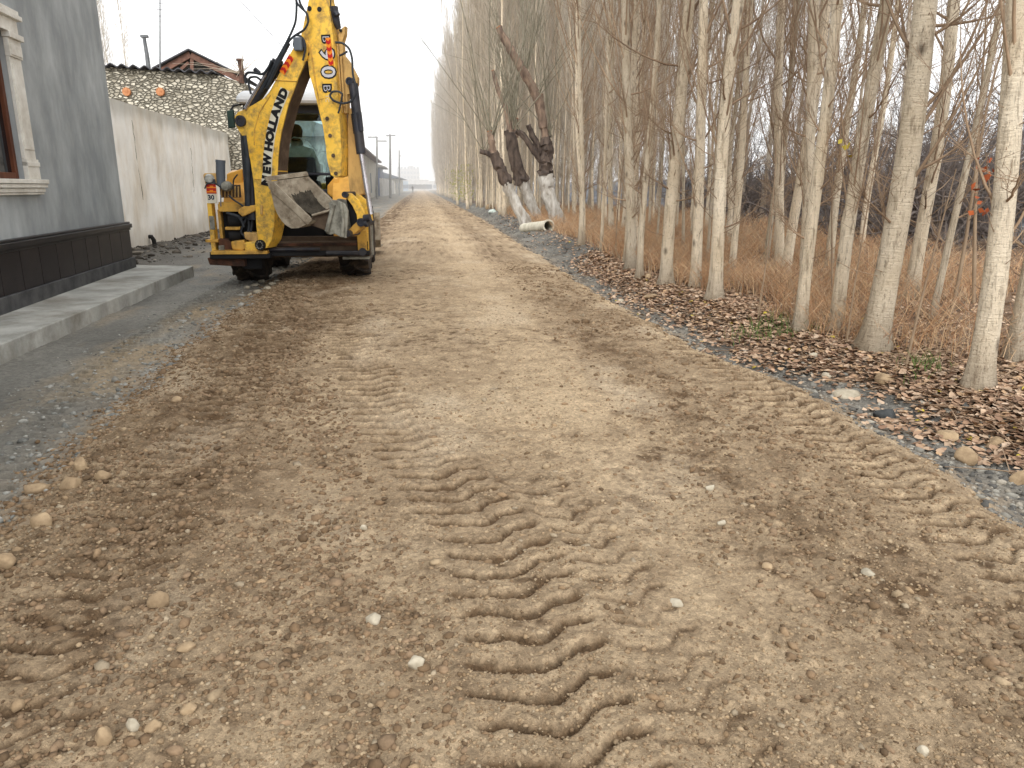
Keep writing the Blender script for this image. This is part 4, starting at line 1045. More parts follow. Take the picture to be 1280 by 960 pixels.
m_log = mat('sawn_log', C(206, 146, 104), C(172, 112, 74), sc=10, rough=.9)
for px, py in ((159, 115), (201, 115)):
    mb = MB(); mb.lathe([(.13, .25), (.14, -.06), (.125, -.075), (0.06, -.072), (0, -.07)], yq(px, py) + Vector((0, -.02, 0)), (0, 1, 0), 14); mb.build('beam_end', m_log, sb, smooth=True)
mb = MB(); p = yq(302, 104); q = yq(300, 76); mb.tube([p, (p + q) / 2 + Vector((.03, 0, 0)), q], [.10, .085, .09], 8); mb.tube([q, q + Z * .06], [.13, .13], 8); mb.build('chimney', mat('rusty_stove_pipe', C(112, 84, 70), C(66, 52, 46), sc=6), sb)
T = TB(); org = ORG[sb.name]
for k in range(26):
    s_ = yq(302, 92) - org; d_ = np.array([R.gauss(-.4, .8), R.gauss(0, .4), R.uniform(0, .9)]); T.add(np.array([tuple(s_), tuple(Vector(s_) + Vector(d_) * .5), tuple(Vector(s_) + Vector(d_) * .9 + Vector((0, 0, -.15)))]), [.014, .011, .006], 3)
o = thing('dead_vine', tuple(org), 'dry leafless vine twigs spreading around the stove pipe', 'vine'); link('twigs', T.mesh('twigs', m_twig), o)
# gable roof behind it, open truss
YG = 33.0
gb = thing('gabled_shed', tuple(at(240, 90, YG)), 'shed gable with brown rafters and open truss behind the stone building', 'shed')
m_raft = mat('brown_rafter', C(132, 98, 84), C(98, 72, 62), sc=6, rough=.8)
gl, gt_, gr_ = at(196, 92, YG), at(238, 68, YG), at(300, 100, YG)
def bar(mb, a, b, w_, d_):
    a, b = Vector(a), Vector(b); t = (b - a).normalized(); n = Vector((0, 1, 0)); s_ = t.cross(n).normalized()
    return mb.box((a + b) / 2, ((b - a).length, d_, w_), (t, n, s_))
mb = MB(); bar(mb, gl, gt_, .22, .1); bar(mb, gt_ + Vector((.02, 0, -.03)), gr_, .22, .095); mb.build('rafter', m_raft, gb)
mb = MB(); bar(mb, at(240, 97, YG + .02), at(240, 72, YG + .02), .13, .06); bar(mb, at(214, 97, YG + .02), at(236, 78, YG + .02), .1, .05); mb.build('truss_post', m_raft, gb)
mb = MB(); bar(mb, gl + Vector((-.1, 3, .17)), gt_ + Vector((0, 3, .17)), .05, 6.4); bar(mb, gt_ + Vector((0.02, 3, .15)), gr_ + Vector((.1, 3, .17)), .05, 6.4); mb.build('roof', m_asb, gb)
mb = MB(); mb.prism([gl + Vector((.1, .5, -.6)), gr_ + Vector((-.1, .5, -.6)), gr_ + Vector((-.2, .5, -.05)), gt_ + Vector((0, .5, -.15)), gl + Vector((.2, .5, -.05))], (0, .1, 0)); mb.prism([Vector((gl.x, YG + .6, 0)), Vector((gr_.x, YG + .6, 0)), Vector((gr_.x, YG + .6, gr_.z - .55)), Vector((gl.x, YG + .6, gr_.z - .55))], (0, 5, 0)); mb.build('wall', mat('shed_wall', C(112, 108, 104), C(80, 78, 76)), gb)
# antenna and old post over the roof
m_metal = mat('grey_pole', C(120, 122, 124), C(92, 94, 96), rough=.6, metal=.3)
o = MB(); p, q = at(200, 100, 30), at(200, -14, 30); o.tube([p, q], [.028, .018], 6); 
for k in (20, 12, 4): s_ = at(200, k, 30); o.tube([s_ - Vector((.12, 0, 0)), s_ + Vector((.12, 0, 0))], .01, 4)
tag(o.build('antenna_mast', m_metal), 'thin antenna mast standing above the stone building roof', 'antenna')
o = MB(); o.tube([at(187, 96, 31), at(184, 70, 31), at(180, 46, 31)], [.09, .075, .06], 7); o.span(at(178, 47, 31) + Vector((-.05, -.08, 0)), at(183, 44, 31) + Vector((.05, .08, 0)))
tag(o.build('wooden_post', m_metal), 'short dark post with a cap above the wavy roof', 'post')
# bare trees behind the house
for i, (px, Yd, hs) in enumerate(((128, 46, .66), (146, 52, .74), (152, 49, .70), (176, 55, .84), (119, 58, .80))):
    p = at(px, 234, Yd); poplar(p.x, Yd, .12, hs, 'bare thin tree standing behind the stone building', 'bare trees behind the house', far=True, k=i)

# ------------------------------------------------------------------ street further on
m_pale = mat('pale_plaster', C(206, 204, 196), C(176, 172, 160), sc=.9, stretch=(1, 1, .4), rough=.9, dirt=C(134, 126, 110), dsc=1.6, damt=.55)
def along(name, label, cat, xa, ya, xb, yb, h, depth, m, roof=None, eave=.5, group=None):
    """long building with its front along the road"""
    o = thing(name, (xa, ya, gh(xa, ya)), label, cat, group); a, b = Vector((xa, ya, -.2)), Vector((xb, yb, -.2)); d = (b - a).normalized(); n = Vector((-d.y, d.x, 0))
    mb = MB(); mb.prism([a, b, b + n * depth, a + n * depth], (0, 0, h + .2)); mb.build('wall', m, o)
    if roof:
        mb = MB(); r = h + depth * .22
        q = [a - n * eave - d * eave, a - n * eave - d * eave + Z * .12, a + n * depth / 2 - d * eave + Z * (r - h), a + n * (depth + eave) - d * eave + Z * .12, a + n * (depth + eave) - d * eave]
        mb.prism([p + Z * (h + .2 + .003) for p in q], d * ((b - a).length + 2 * eave)); mb.build('roof', roof, o)
    return o, a, d, n
m_roof = mat('grey_sheet_roof', C(150, 146, 140), C(116, 112, 106), sc=2, rough=.8)
o, a, d, n = along('stone_wall_annex', 'low white boundary wall past the stone building half hidden by the digger', 'wall', -7.5, 38.5, -7.2, 60, 3.0, .4, m_pale)
o, a, d, n = along('long_building', 'long pale one-storey building with projecting eaves beyond the digger', 'building', -6.15, 64, -6.9, 128, 5.2, 9, m_pale, m_roof, .9)
mb = MB()
for u in np.arange(.5, 63, 1.1): mb.box(a + d * float(u) - n * .45 + Z * 5.33, (.09, .86, .1), (d, n, Z))
mb.build('rafter_end', m_raft, o)
for u in (16, 32, 44):
    mb = MB(); mb.box(a + d * u - n * .03 + Z * 2.1, (1.2, .06, 2.6), (d, n, Z)); w_ = mb.build('door' if u == 32 else 'window', mat('blue_grey_door', C(96, 112, 130), C(74, 88, 104), sc=2), o)
mb = MB(); mb.box(a + d * 24 - n * .08 + Z * 2.6, (.12, .1, 5.2), (d, n, Z)); mb.build('down_pipe', mat('slate_pipe', C(78, 92, 112)), o)
o, a, d, n = along('blue_fronted_shop', 'blue-panelled shop beyond the long pale building', 'shop', -6.7, 134, -6.9, 150, 4.6, 7, mat('blue_panel', C(70, 92, 134), C(58, 78, 116), sc=1.5, rough=.5), m_roof, 1.0)
o, a, d, n = along('white_garden_wall', 'white blotched wall running on behind the utility poles', 'wall', -5.7, 120, -5.5, 168, 2.7, .4, mat('white_wall', C(214, 214, 212), C(178, 178, 176), sc=.6, rough=.9))
o, a, d, n = along('low_white_house', 'low white house with dark lean-to roof near the end of the road', 'house', -5.4, 172, -4.6, 215, 3.2, 8, m_pale, mat('dark_sheet_roof', C(92, 100, 112), rough=.6), 1.2)
mb = MB()
m_pane = mat('far_pane', C(92, 108, 124), C(70, 84, 100), sc=.4, rough=.2)
for u in (6, 14, 24, 33): mb = MB(); mb.box(a + d * u - n * .03 + Z * 1.8, (1.6, .06, 1.3), (d, n, Z)); mb.build('window', m_pane, o)
def facing(name, label, cat, px0, px1, Yd, pyt, depth, m, wins=None, storey=3.0):
    a, b = at(px0, 236, Yd), at(px1, 236, Yd); zt = at((px0 + px1) / 2, pyt, Yd).z
    o = thing(name, ((a.x + b.x) / 2, Yd, 0), label, cat); mb = MB(); mb.span((a.x, Yd, -.5), (b.x, Yd + depth, zt)); mb.build('wall', m, o)
    if wins:
        nx, nz, ww, wh = wins
        for i in range(nx):
            for k in range(nz):
                x = a.x + (b.x - a.x) * (i + .5) / nx; z = 1.6 + k * storey; mb = MB(); mb.span((x - ww / 2, Yd - .06, z - wh / 2), (x + ww / 2, Yd + .05, z + wh / 2)); mb.build('window', m_pane, o)
    return o, a, b, zt
o, a, b, zt = facing('apartment_block', 'tall hazy grey apartment block rising at the end of the road', 'building', 497, 525, 520, 210.5, 20, mat('grey_render', C(170, 166, 166), C(150, 146, 148), sc=.2), (7, 5, 1.3, 1.4))
mb = MB(); x = a.x + (b.x - a.x) * .62; mb.span((x - 1.6, 521, zt + .003), (x + 1.6, 526, zt + 1.9)); mb.build('stair_head', mat('grey_render', C(170, 166, 166)), o)
facing('white_depot', 'low white building with wide windows closing off the road', 'building', 509, 536, 330, 224.6, 12, mat('white_wall', C(214, 214, 212)), (4, 1, 5.0, 1.8))
facing('pale_hall', 'pale blue low hall left of the white building', 'building', 496, 510, 300, 226.5, 12, mat('pale_blue_wall', C(160, 178, 194), C(140, 158, 176), sc=.3), (3, 1, 1.6, 1.4))
facing('far_white_house', 'small white far house beside the trees at the road end', 'house', 533, 548, 380, 226, 10, mat('white_wall', C(214, 214, 212)), (2, 1, 2.0, 1.6))
# utility poles and wire
m_pole = mat('concrete_pole', C(150, 150, 148), C(120, 120, 118), sc=1, rough=.9)
def pole(px, pyt, Yd, label, arm, r=.14):
    b = at(px, 238, Yd); t = at(px, pyt, Yd); o = thing('utility_pole', (b.x, Yd, gh(b.x, Yd)), label, 'utility pole', 'utility poles along the road')
    mb = MB(); mb.tube([(b.x, Yd, -.2), (t.x, Yd, t.z)], [r, r * .7], 8); mb.build('pole', m_pole, o, smooth=True)
    for (z, w0, w1) in arm:
        mb = MB(); mb.span((t.x + w0, Yd - .12, t.z - z - .06), (t.x + w1, Yd + .12, t.z - z + .06)); mb.build('crossarm', m_pole, o)
    return t
tA = pole(471, 171, 99, 'pole with offset crossarm before the long building eaves', [(.05, -1.1, .1), (.5, .0, 1.2)])
tB = pole(487.5, 168, 104, 'tall bare pole with short top crossarm, second along the road', [(.15, -.5, .7)], .17)
tC = pole(499, 188, 136, 'pole carrying a street lamp, third along the road', [(.9, -.1, .35)])
o = MB(); P = []
for k in range(41):
    t = k / 40; P.append(Vector((tA.x + .4 * 0, tA.y + (-6 - tA.y) * t, tA.z - 1.1 * 4 * t * (1 - t) + (1.1 * 4 * t * (1 - t)) * .25)))
o.tube(P, .011, 4); tag(o.build('overhead_wire', mat('black_cable', C(60, 62, 66)), None), 'thin overhead wire running from the first pole over the wall', 'wire')
o = MB(); P = [tA.lerp(tB, k / 8) - Z * .3 * math.sin(math.pi * k / 8) for k in range(9)] + [tB.lerp(tC, k / 8) - Z * .4 * math.sin(math.pi * k / 8) for k in range(1, 9)]
o.tube(P, .012, 4); tag(o.build('pole_wire', MATS['black_cable'], None), 'sagging wire strung between the three utility poles', 'wire')
# shrub over the eaves
o = thing('roadside_shrub', (-7.2, 61.5, 0), 'dark twiggy shrub poking over the eaves beside the digger', 'shrub'); link('branches', SH[1], o).scale = (1, 1, 2.0)

# ------------------------------------------------------------------ pipe, bag, stones
pg = gpt(674, 289); print('pipe', pg, gh(pg.x, pg.y)); p0, p1 = Vector(at(655, 285.5, pg.y + 1.6)), Vector(at(686, 282.2, pg.y - .8)); ax = (p1 - p0)
o = MB(); r = .155; o.lathe([(r, 0), (r, ax.length - .08), (r * 1.12, ax.length - .075), (r * 1.12, ax.length), (r * .86, ax.length), (r * .84, 0)], p0, ax, 26)
o = o.build('cement_pipe', mat('white_pipe', C(214, 208, 190), C(186, 180, 160), sc=5, rough=.8), None, smooth=True); tag(o, 'white pipe lying on the gravel heap with its open mouth showing', 'pipe')
def rock(name, px, py, wpx, hpx_, m, label, cat='stone', group=None, seed=0, flat=1.0, sink=.3):
    p = gpt(px, py); k = (p - EYE).dot(FWD) / F_PX; r = np.random.default_rng(seed + int(px * 7 + py)); a, b = wpx / 2 * k, hpx_ / 2 * k * 1.15
    v = IV3.copy(); nz = np.stack([fbm(v[:, 0] * 1.4 + seed + 9, v[:, 1] * 1.4 + v[:, 2] * .8 + q, 3, int(px) + q) for q in (3, 7, 11)], -1) - .5
    v = v + nz * .62
    for q in range(10):
        d_ = r.normal(0, 1, 3); d_ /= np.linalg.norm(d_); e = v @ d_ - r.uniform(.55, .8); v = v - np.clip(e, 0, None)[:, None] * d_ * .85
    ang = r.uniform(-.5, .5); v = v * np.array([a, a * r.uniform(.75, 1.0), b * flat]); c_, s_ = math.cos(ang), math.sin(ang)
    v = np.stack([v[:, 0] * c_ - v[:, 1] * s_, v[:, 0] * s_ + v[:, 1] * c_, v[:, 2]], -1)
    zz = float(zreal(np.array([p.x]), np.array([p.y]))[0])
    me = np_mesh(name, v, IF3, m, smooth=True); o = link(name, me, loc=(p.x, p.y + a * .4, zz + b * flat * (1 - 2 * sink) * .8)); tag(o, label, cat, group); return o
m_rt = mat('tan_rock', C(182, 158, 126), C(148, 126, 98), sc=14, rough=.92, bump=.004, bsc=60, dirt=C(112, 92, 70), dsc=10, damt=.6, per_object=.1)
m_rg = mat('grey_rock', C(182, 172, 152), C(148, 138, 120), sc=16, rough=.92, bump=.004, bsc=60, per_object=.1)
m_rw = mat('pale_rock', C(196, 186, 166), C(164, 154, 134), sc=18, rough=.9, bump=.002, bsc=80)
m_rd = mat('dark_rock', C(72, 74, 74), C(46, 48, 48), sc=12, rough=.9, bump=.006, bsc=40)
SV = 'stones lying on and beside the road'
for px, py, w_, h_, m, lb in (
 (45, 617, 31, 16, m_rt, 'smooth oval tan stone lying in the mud just off the road edge'),
 (88, 614, 32, 22, m_rt, 'broad tan stone at the road edge next to the smooth oval one'),
 (100, 590, 24, 24, m_rt, 'upright brown stone highest of the group at the left road edge'),
 (128, 604, 22, 16, m_rt, 'small tan stone right of the broad one at the road edge'),
 (50, 662, 26, 22, m_rt, 'blocky brown stone on the edge of the dirt below the oval one'),
 (4, 713, 30, 26, m_rt, 'rounded tan stone cut by the left picture edge'),
 (198, 764, 32, 22, m_rt, 'largest rounded stone embedded in the left wheel track'),
 (232, 814, 26, 13, m_rt, 'flat tan pebble below the largest embedded stone'),
 (128, 932, 28, 30, m_rt, 'brown stone standing near the lower left corner'),
 (166, 912, 20, 22, m_rg, 'grey round stone beside the brown one near the lower left corner'),
 (189, 914, 24, 15, m_rt, 'low tan stone touching the grey round one'),
 (236, 893, 24, 14, m_rt, 'low brown stone in the dirt to the right of the grey round one'),
 (219, 507, 16, 12, m_rt, 'tan stone on the far heaped left edge of the road'),
 (467, 782, 22, 18, m_rg, 'grey chip of stone upper of the two pale spots in the road'),
 (520, 838, 26, 17, m_rw, 'whitish flat stone pressed into the road, lower of the two pale spots'),
 (455, 663, 10, 10, m_rw, 'tiny white stone in the road beside the main tyre print'),
 (846, 757, 22, 12, m_rw, 'pale almond-shaped stone lying right of the main tyre print'),
 (903, 658, 14, 8, m_rw, 'pale pebble, farther of a pair right of the road middle'),
 (960, 713, 18, 9, m_rt, 'brown pebble pair member nearer the right churned strip'),
 (1085, 725, 17, 10, m_rg, 'grey pebble alone in the right churned strip'),
 (888, 613, 13, 10, m_rw, 'whitish pebble up the road from the almond-shaped stone'),
 (1155, 946, 16, 16, m_rw, 'pale pebble at the bottom of the picture right of the prints'),
 (1188, 552, 33, 17, m_rt, 'rounded tan rock at the rim of the gutter, first of the row of three'),
 (1252, 554, 32, 18, m_rt, 'smooth tan rock farthest along the row of three at the gutter'),
 (1209, 579, 33, 24, m_rt, 'faceted tan rock nearest to the road in the row of three'),
 (1280, 604, 28, 28, m_rt, 'tan rock cut by the right picture edge below the row of three'),
 (1060, 497, 40, 11, m_rg, 'flat grey slab of stone bridging the gutter beside the leaves'),
 (1112, 526, 36, 22, m_rd, 'dark wet clod of stone in the gutter past the grey slab'),
 (1110, 474, 34, 13, m_rt, 'long tan stone buried in leaves before the thickest poplar'),
 (818, 372, 26, 7, m_rt, 'flat sandy stone among leaves before the stout flared poplar'),
 (777, 379, 9, 6, m_rw, 'small white stone at the gutter edge before the thin dark-footed poplar'),
 (1037, 462, 16, 10, m_rg, 'grey stone in leaf litter before the yellow-leaved poplar'),
 (1020, 446, 15, 8, m_rw, 'white stone or scrap in leaf litter before the forked poplar'),
 (811, 352, 12, 11, m_rt, 'round tan stone beside the foot of the thin dark-footed poplar'),
 (612, 266, 9, 9, m_rt, 'round brownish boulder lying behind the white sack by the trunks'),
 ):
    rock('stone', px, py, w_, h_, m, lb, group=SV)
for i, (px, py, w_) in enumerate(((318, 358, 13), (327, 353, 9), (334, 362, 14), (341, 357, 10), (322, 366, 12), (308, 362, 8), (346, 352, 9), (312, 370, 7))):
    rock('stone_chip', px, py, w_, 5, m_rg, 'grey stone chip lying on the mud behind the digger', group='grey chips behind the digger', seed=i)
rock('white_sack', 615, 271, 12, 6, mat('white_plastic', C(216, 220, 214), C(170, 190, 180), sc=9, rough=.5), 'crumpled white sack lying at the foot of the far willow', 'sack')
0 and rock('soil_heap', 225, 305, 60, 13, mat('dark_soil', C(74, 68, 62), C(46, 42, 40), sc=10, rough=.95, bump=.03, bsc=14), 'heap of dark soil and rubble against the stained wall', 'soil heap', sink=.4)

# ------------------------------------------------------------------ haze over the far end
m = bpy.data.materials.new('haze'); m.use_nodes = True; nt = m.node_tree; nt.nodes.remove(nt.nodes['Principled BSDF'])
vs = nt.nodes.new('ShaderNodeVolumeScatter'); vs.inputs['Color'].default_value = (.97, .99, 1, 1); vs.inputs['Density'].default_value = HAZE_DENSITY; vs.inputs['Anisotropy'].default_value = .0
nt.links.new(vs.outputs[0], nt.nodes['Material Output'].inputs['Volume'])
mb = MB(); mb.span((-160, 46, -6), (160, 700, 40)); o = mb.build('haze', m); tag(o, 'thin white haze hanging over the far end of the road', 'haze', kind='stuff')
# ------------------------------------------------------------------ backhoe loader
m_yel = mat('digger_yellow', C(248, 202, 84), C(240, 188, 62), sc=2.2, rough=.42, spec=.45, dirt=C(138, 112, 78), dsc=8, damt=1.0, bump=.002, bsc=30)
m_yed = mat('dirty_yellow', C(222, 174, 78), C(196, 150, 70), sc=4, rough=.7, dirt=C(104, 84, 60), dsc=6, damt=.85, bump=.002)
m_yeo = mat('fender_yellow', C(244, 186, 84), C(232, 168, 64), sc=2, rough=.4, spec=.4, dirt=C(170, 126, 70), dsc=4, damt=.3)
m_und = mat('mud_and_shade_steel', C(108, 92, 76), C(78, 64, 52), sc=4, rough=.9, dirt=C(64, 52, 44), dsc=7, damt=.6, bump=.004)
m_tan = mat('tan_steel', C(212, 174, 108), C(188, 150, 92), sc=3, stretch=(1, 1, .4), rough=.75, dirt=C(116, 92, 64), dsc=6, damt=.7)
m_blk = mat('black_steel', C(44, 46, 56), C(30, 32, 38), sc=5, rough=.5, spec=.4, dirt=C(92, 82, 70), dsc=6, damt=.35)
m_hose = mat('rubber_hose', C(52, 56, 62), C(36, 40, 44), sc=8, rough=.55)
m_chrome = mat('cylinder_rod', C(200, 196, 200), C(168, 162, 160), sc=6, rough=.25, metal=.8)
m_tyre = mat('muddy_rubber', C(52, 46, 42), C(34, 32, 31), sc=6, rough=.95, dirt=C(110, 92, 72), dsc=5, damt=.6, bump=.004)
m_rust = mat('rusty_steel', C(96, 64, 48), C(62, 44, 36), sc=6, rough=.9, dirt=C(44, 36, 32), dsc=6, damt=.7, bump=.003)
m_drk = mat('oily_black', C(28, 28, 30), C(16, 16, 18), sc=5, rough=.7)
m_bkt = mat('worn_bucket_steel', C(184, 174, 155), C(152, 140, 122), sc=4, rough=.6, metal=.15, dirt=C(104, 90, 72), dsc=6, damt=.95, bump=.012, bsc=14)
m_bkd = mat('caked_soil', C(82, 76, 66), C(48, 44, 38), sc=10, rough=1, bump=.03, bsc=18)
m_ear = mat('muddy_grey_steel', C(156, 154, 142), C(122, 120, 110), sc=7, rough=.9, bump=.01, bsc=22, dirt=C(74, 70, 62), dsc=7, damt=.7)
m_roofw = mat('white_cab_roof', C(222, 224, 226), C(204, 206, 210), sc=2, rough=.4)
m_cab = mat('cab_frame', C(56, 60, 70), C(44, 46, 54), sc=3, rough=.5)
m_cglass = glass_mat('cab_glass', (.80, .89, .90, 1), -.015)
m_white = mat('white_decal', C(222, 218, 200), C(206, 200, 180), sc=8, rough=.5)
m_black = mat('black_decal', C(28, 28, 30), C(22, 22, 24), sc=8, rough=.5)
m_red = mat('red_reflector', C(196, 40, 34), C(176, 34, 30), sc=8, rough=.4)
m_ora = mat('orange_reflector', C(240, 146, 40), C(232, 130, 36), sc=8, rough=.4)
m_gry = mat('grey_plastic', C(104, 112, 120), C(92, 98, 106), sc=3, rough=.5)
m_lamp = mat('lamp_glass', C(190, 190, 180), C(150, 150, 146), sc=20, rough=.2)

YF = 11.0                                            # plane of the rear frame
DX = -1.82                                           # middle of the machine
dg = thing('backhoe_loader', (DX, 12.1, gh(DX, 12.1)), 'yellow backhoe digger seen from behind with folded boom and curled muddy bucket', 'digger')
def ca(x, y): return (220 + x / 4.571, y / 4.571)
def cb(x, y): return (220 + x / 4.571, 170 + y / 4.571)
E = Vector((.30, .954, 0)).normalized()               # axis across the boom, the boom is swung round to the side
PB = Vector(at(350, 200, 10.72))
def bp_(p, n=0.0): return onp(p[0], p[1], PB, E) + E * n
def pxbox(mb, x0, y0, x1, y1, Y=YF, d=.2):
    a, b = at(x0, y0, Y), at(x1, y1, Y); return mb.span((a.x, Y, b.z), (b.x, Y + d, a.z))
def fp(px, py, Y=YF): return Vector(at(px, py, Y))
UPW = at(350, 100, 11) - at(350, 200, 11)

# boom -------------------------------------------------
boom_px = [ca(*q) for q in ((676, 262), (600, 400), (562, 470), (530, 528), (500, 562), (440, 598), (395, 622), (352, 640), (334, 664), (336, 704), (352, 738), (385, 790), (408, 850), (424, 920), (436, 1000))] + \
          [cb(*q) for q in ((446, 300), (452, 400), (458, 520), (470, 610), (486, 646), (520, 640), (544, 596), (560, 520), (563, 440), (560, 350), (572, 280), (580, 200))] + \
          [ca(*q) for q in ((583, 900), (590, 820), (604, 745), (640, 600), (672, 520), (700, 440), (730, 372), (748, 330), (752, 290), (748, 250), (736, 226), (715, 214), (694, 228))]
bw_ = .30
mb = MB(); mb.prism([bp_(p) for p in boom_px], E * bw_); boom = mb.build('boom', m_yel, dg, bevel=.008)
# brownish underside: thin sheet with the boom's shade painted in as colour
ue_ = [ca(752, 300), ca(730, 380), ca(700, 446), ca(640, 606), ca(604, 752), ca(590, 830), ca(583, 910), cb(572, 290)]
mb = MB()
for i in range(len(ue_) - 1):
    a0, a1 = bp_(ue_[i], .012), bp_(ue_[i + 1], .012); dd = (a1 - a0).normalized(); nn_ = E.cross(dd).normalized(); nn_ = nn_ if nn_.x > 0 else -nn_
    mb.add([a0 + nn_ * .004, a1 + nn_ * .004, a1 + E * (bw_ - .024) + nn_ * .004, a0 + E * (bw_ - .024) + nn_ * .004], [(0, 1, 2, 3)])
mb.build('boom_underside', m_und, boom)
# weld line and raised rib
mb = MB(); mb.tube([bp_(ca(562, 458), -.004), bp_(ca(690, 466), -.004)], .007, 6); mb.tube([bp_(ca(540, 545), -.002), bp_(ca(478, 640), -.002), bp_(ca(450, 740), -.002), bp_(ca(448, 830), -.002)], .008, 6)
mb.tube([bp_(cb(450, 246), -.002), bp_(cb(490, 250), -.002)], .007, 6); mb.build('weld_seam', m_yed, boom)
def pin(p, r, n0, ln, parent, m=m_blk, name='pin', rim=True):
    mb = MB(); c = bp_(p, n0); mb.lathe([(r * .55, 0), (r * .6, -.012), (r, -.012), (r, ln), (0, ln)] if rim else [(r, 0), (r, ln)], c, E, 20); return mb.build(name, m, parent, smooth=True)
pin(ca(374, 692), .072, -.03, .36, boom); pin(ca(712, 257), .078, -.05, .42, boom)
mb = MB(); mb.box(bp_(ca(712, 258), -.07), (.11, .06, .16), (Vector((.95, -.3, 0)).normalized(), E, Z)); mb.build('pin_cover', m_gry, boom, bevel=.015)
# swing post base with big bolt
pin(cb(487, 622), .07, -.035, .05, boom, m_drk); 
mb = MB(); 
for k in range(10): a = k * math.pi / 5; mb.tube([bp_(cb(487 + 17 * math.cos(a), 622 + 20 * math.sin(a)), -.05), bp_(cb(487 + 17 * math.cos(a), 622 + 20 * math.sin(a)), -.02)], .011, 6)
mb.build('bolt_ring', m_ear, boom)
# lettering on the boom: white strip and black letters
def text_geo(body, size, bold=.0):
    cu = bpy.data.curves.new('lettering', 'FONT'); cu.body = body; cu.size = size; cu.align_x = 'CENTER'; cu.align_y = 'CENTER'; cu.offset = bold; cu.resolution_u = 3
    o = bpy.data.objects.new('lettering', cu); COL.objects.link(o); dg_ = bpy.context.evaluated_depsgraph_get(); me = o.evaluated_get(dg_).to_mesh()
    v = [tuple(q.co) for q in me.vertices]; f = [tuple(p.vertices) for p in me.polygons]; o.evaluated_get(dg_).to_mesh_clear(); bpy.data.objects.remove(o); bpy.data.curves.remove(cu)
    return v, f
def put_text(mb, body, size, c, right, up, bold=.0, sx=1.0):
    v, f = text_geo(body, size, bold); right = right.normalized(); up = up.normalized()
    return mb.add([c + right * (q[0] * sx) + up * q[1] for q in v], f)
path = [(332.2, 232), (332.8, 226), (334.4, 213), (334.7, 200), (336.6, 183), (338.2, 170.6), (340.4, 160.2), (342.4, 152.4), (345.0, 141.6), (349.6, 129), (354.6, 117), (356.5, 111.5)]
letters = [('N', 1), ('E', 2), ('W', 3), ('H', 4), ('O', 5), ('L', 6), ('L', 7), ('A', 8), ('N', 9), ('D', 10)]
wst = MB(); V_ = []
for i, p in enumerate(path):
    a, b = path[max(i - 1, 0)], path[min(i + 1, len(path) - 1)]; t = (bp_(b) - bp_(a)).normalized(); s_ = t.cross(E).normalized(); s_ = s_ if s_.x > 0 else -s_
    c = bp_(p, -.004); hw_ = .066; V_ += [c - s_ * hw_, c + s_ * hw_]
wst.add(V_, [(2 * i, 2 * i + 1, 2 * i + 3, 2 * i + 2) for i in range(len(path) - 1)]); ws = wst.build('decal_strip', m_white, boom)
mb = MB()
for ch, i in letters:
    p = path[i]; a, b = path[i - 1], path[i + 1]; t = (bp_(b) - bp_(a)).normalized(); s_ = t.cross(E).normalized(); s_ = s_ if s_.x > 0 else -s_
    put_text(mb, ch, .145, bp_(p, -.008), t, -s_, .011, 1.12 if ch not in 'W' else .95)
mb.build('lettering', m_black, ws)
def chevrons(p0, p1, w_, n, parent, nofs=-.004):
    a, b = bp_(p0, nofs), bp_(p1, nofs); t = (b - a).normalized(); s_ = t.cross(E).normalized(); L_ = (b - a).length
    mb = MB(); mb.add([a - s_ * w_, a + s_ * w_, b + s_ * w_, b - s_ * w_], [(0, 1, 2, 3)]); st = mb.build('hazard_strip', m_ora, parent)
    mb = MB()
    for k in range(n):
        c = a + t * (L_ * (k + .5) / n) - E * .003; h = L_ / n * .32
        mb.add([c - s_ * w_ * .95 - t * h, c - t * h * .0, c + s_ * w_ * .95 - t * h, c + s_ * w_ * .95 + t * h * .7, c + t * h * 1.5, c - s_ * w_ * .95 + t * h * .7], [(0, 1, 4, 5), (1, 2, 3, 4)])
    mb.build('chevron', m_red, st)
chevrons(ca(606, 418), ca(662, 322), .042, 3, boom)

# dipper arm -------------------------------------------
dip_px = [ca(*q) for q in ((752, -70), (748, -10), (742, 30), (728, 90), (716, 150), (703, 205), (720, 262), (742, 330), (752, 420), (775, 500), (800, 600), (830, 720), (846, 830), (852, 900))] + \
         [cb(*q) for q in ((862, 168), (876, 222), (900, 236), (932, 226), (937, 120), (938, 10))] + \
         [ca(*q) for q in ((936, 860), (926, 700), (917, 570), (906, 440), (897, 330), (886, 210), (876, 110), (862, 40), (845, -20), (840, -70))]
DN = .05
mb = MB(); mb.prism([bp_(p, DN) for p in dip_px], E * .27); dip = mb.build('dipper_arm', m_yel, dg, bevel=.008)
mb = MB(); mb.tube([bp_(ca(757, 262), DN - .002), bp_(ca(770, 340), DN - .002), bp_(ca(790, 480), DN - .002), bp_(ca(812, 590), DN - .002)], .01, 6); mb.tube([bp_(ca(800, 566), DN - .002), bp_(ca(836, 560), DN - .002)], .006, 6); mb.build('weld_seam', m_yed, dip)
for q in ((753, 44), (810, 48)): pin(ca(*q), .030, DN - .006, .02, dip, m_drk, 'pin_hole', False)
for q in (ca(855, 676), ca(872, 774), ca(890, 888), cb(905, 214)): pin(q, .026, DN - .006, .02, dip, m_und, 'pin_hole', False)
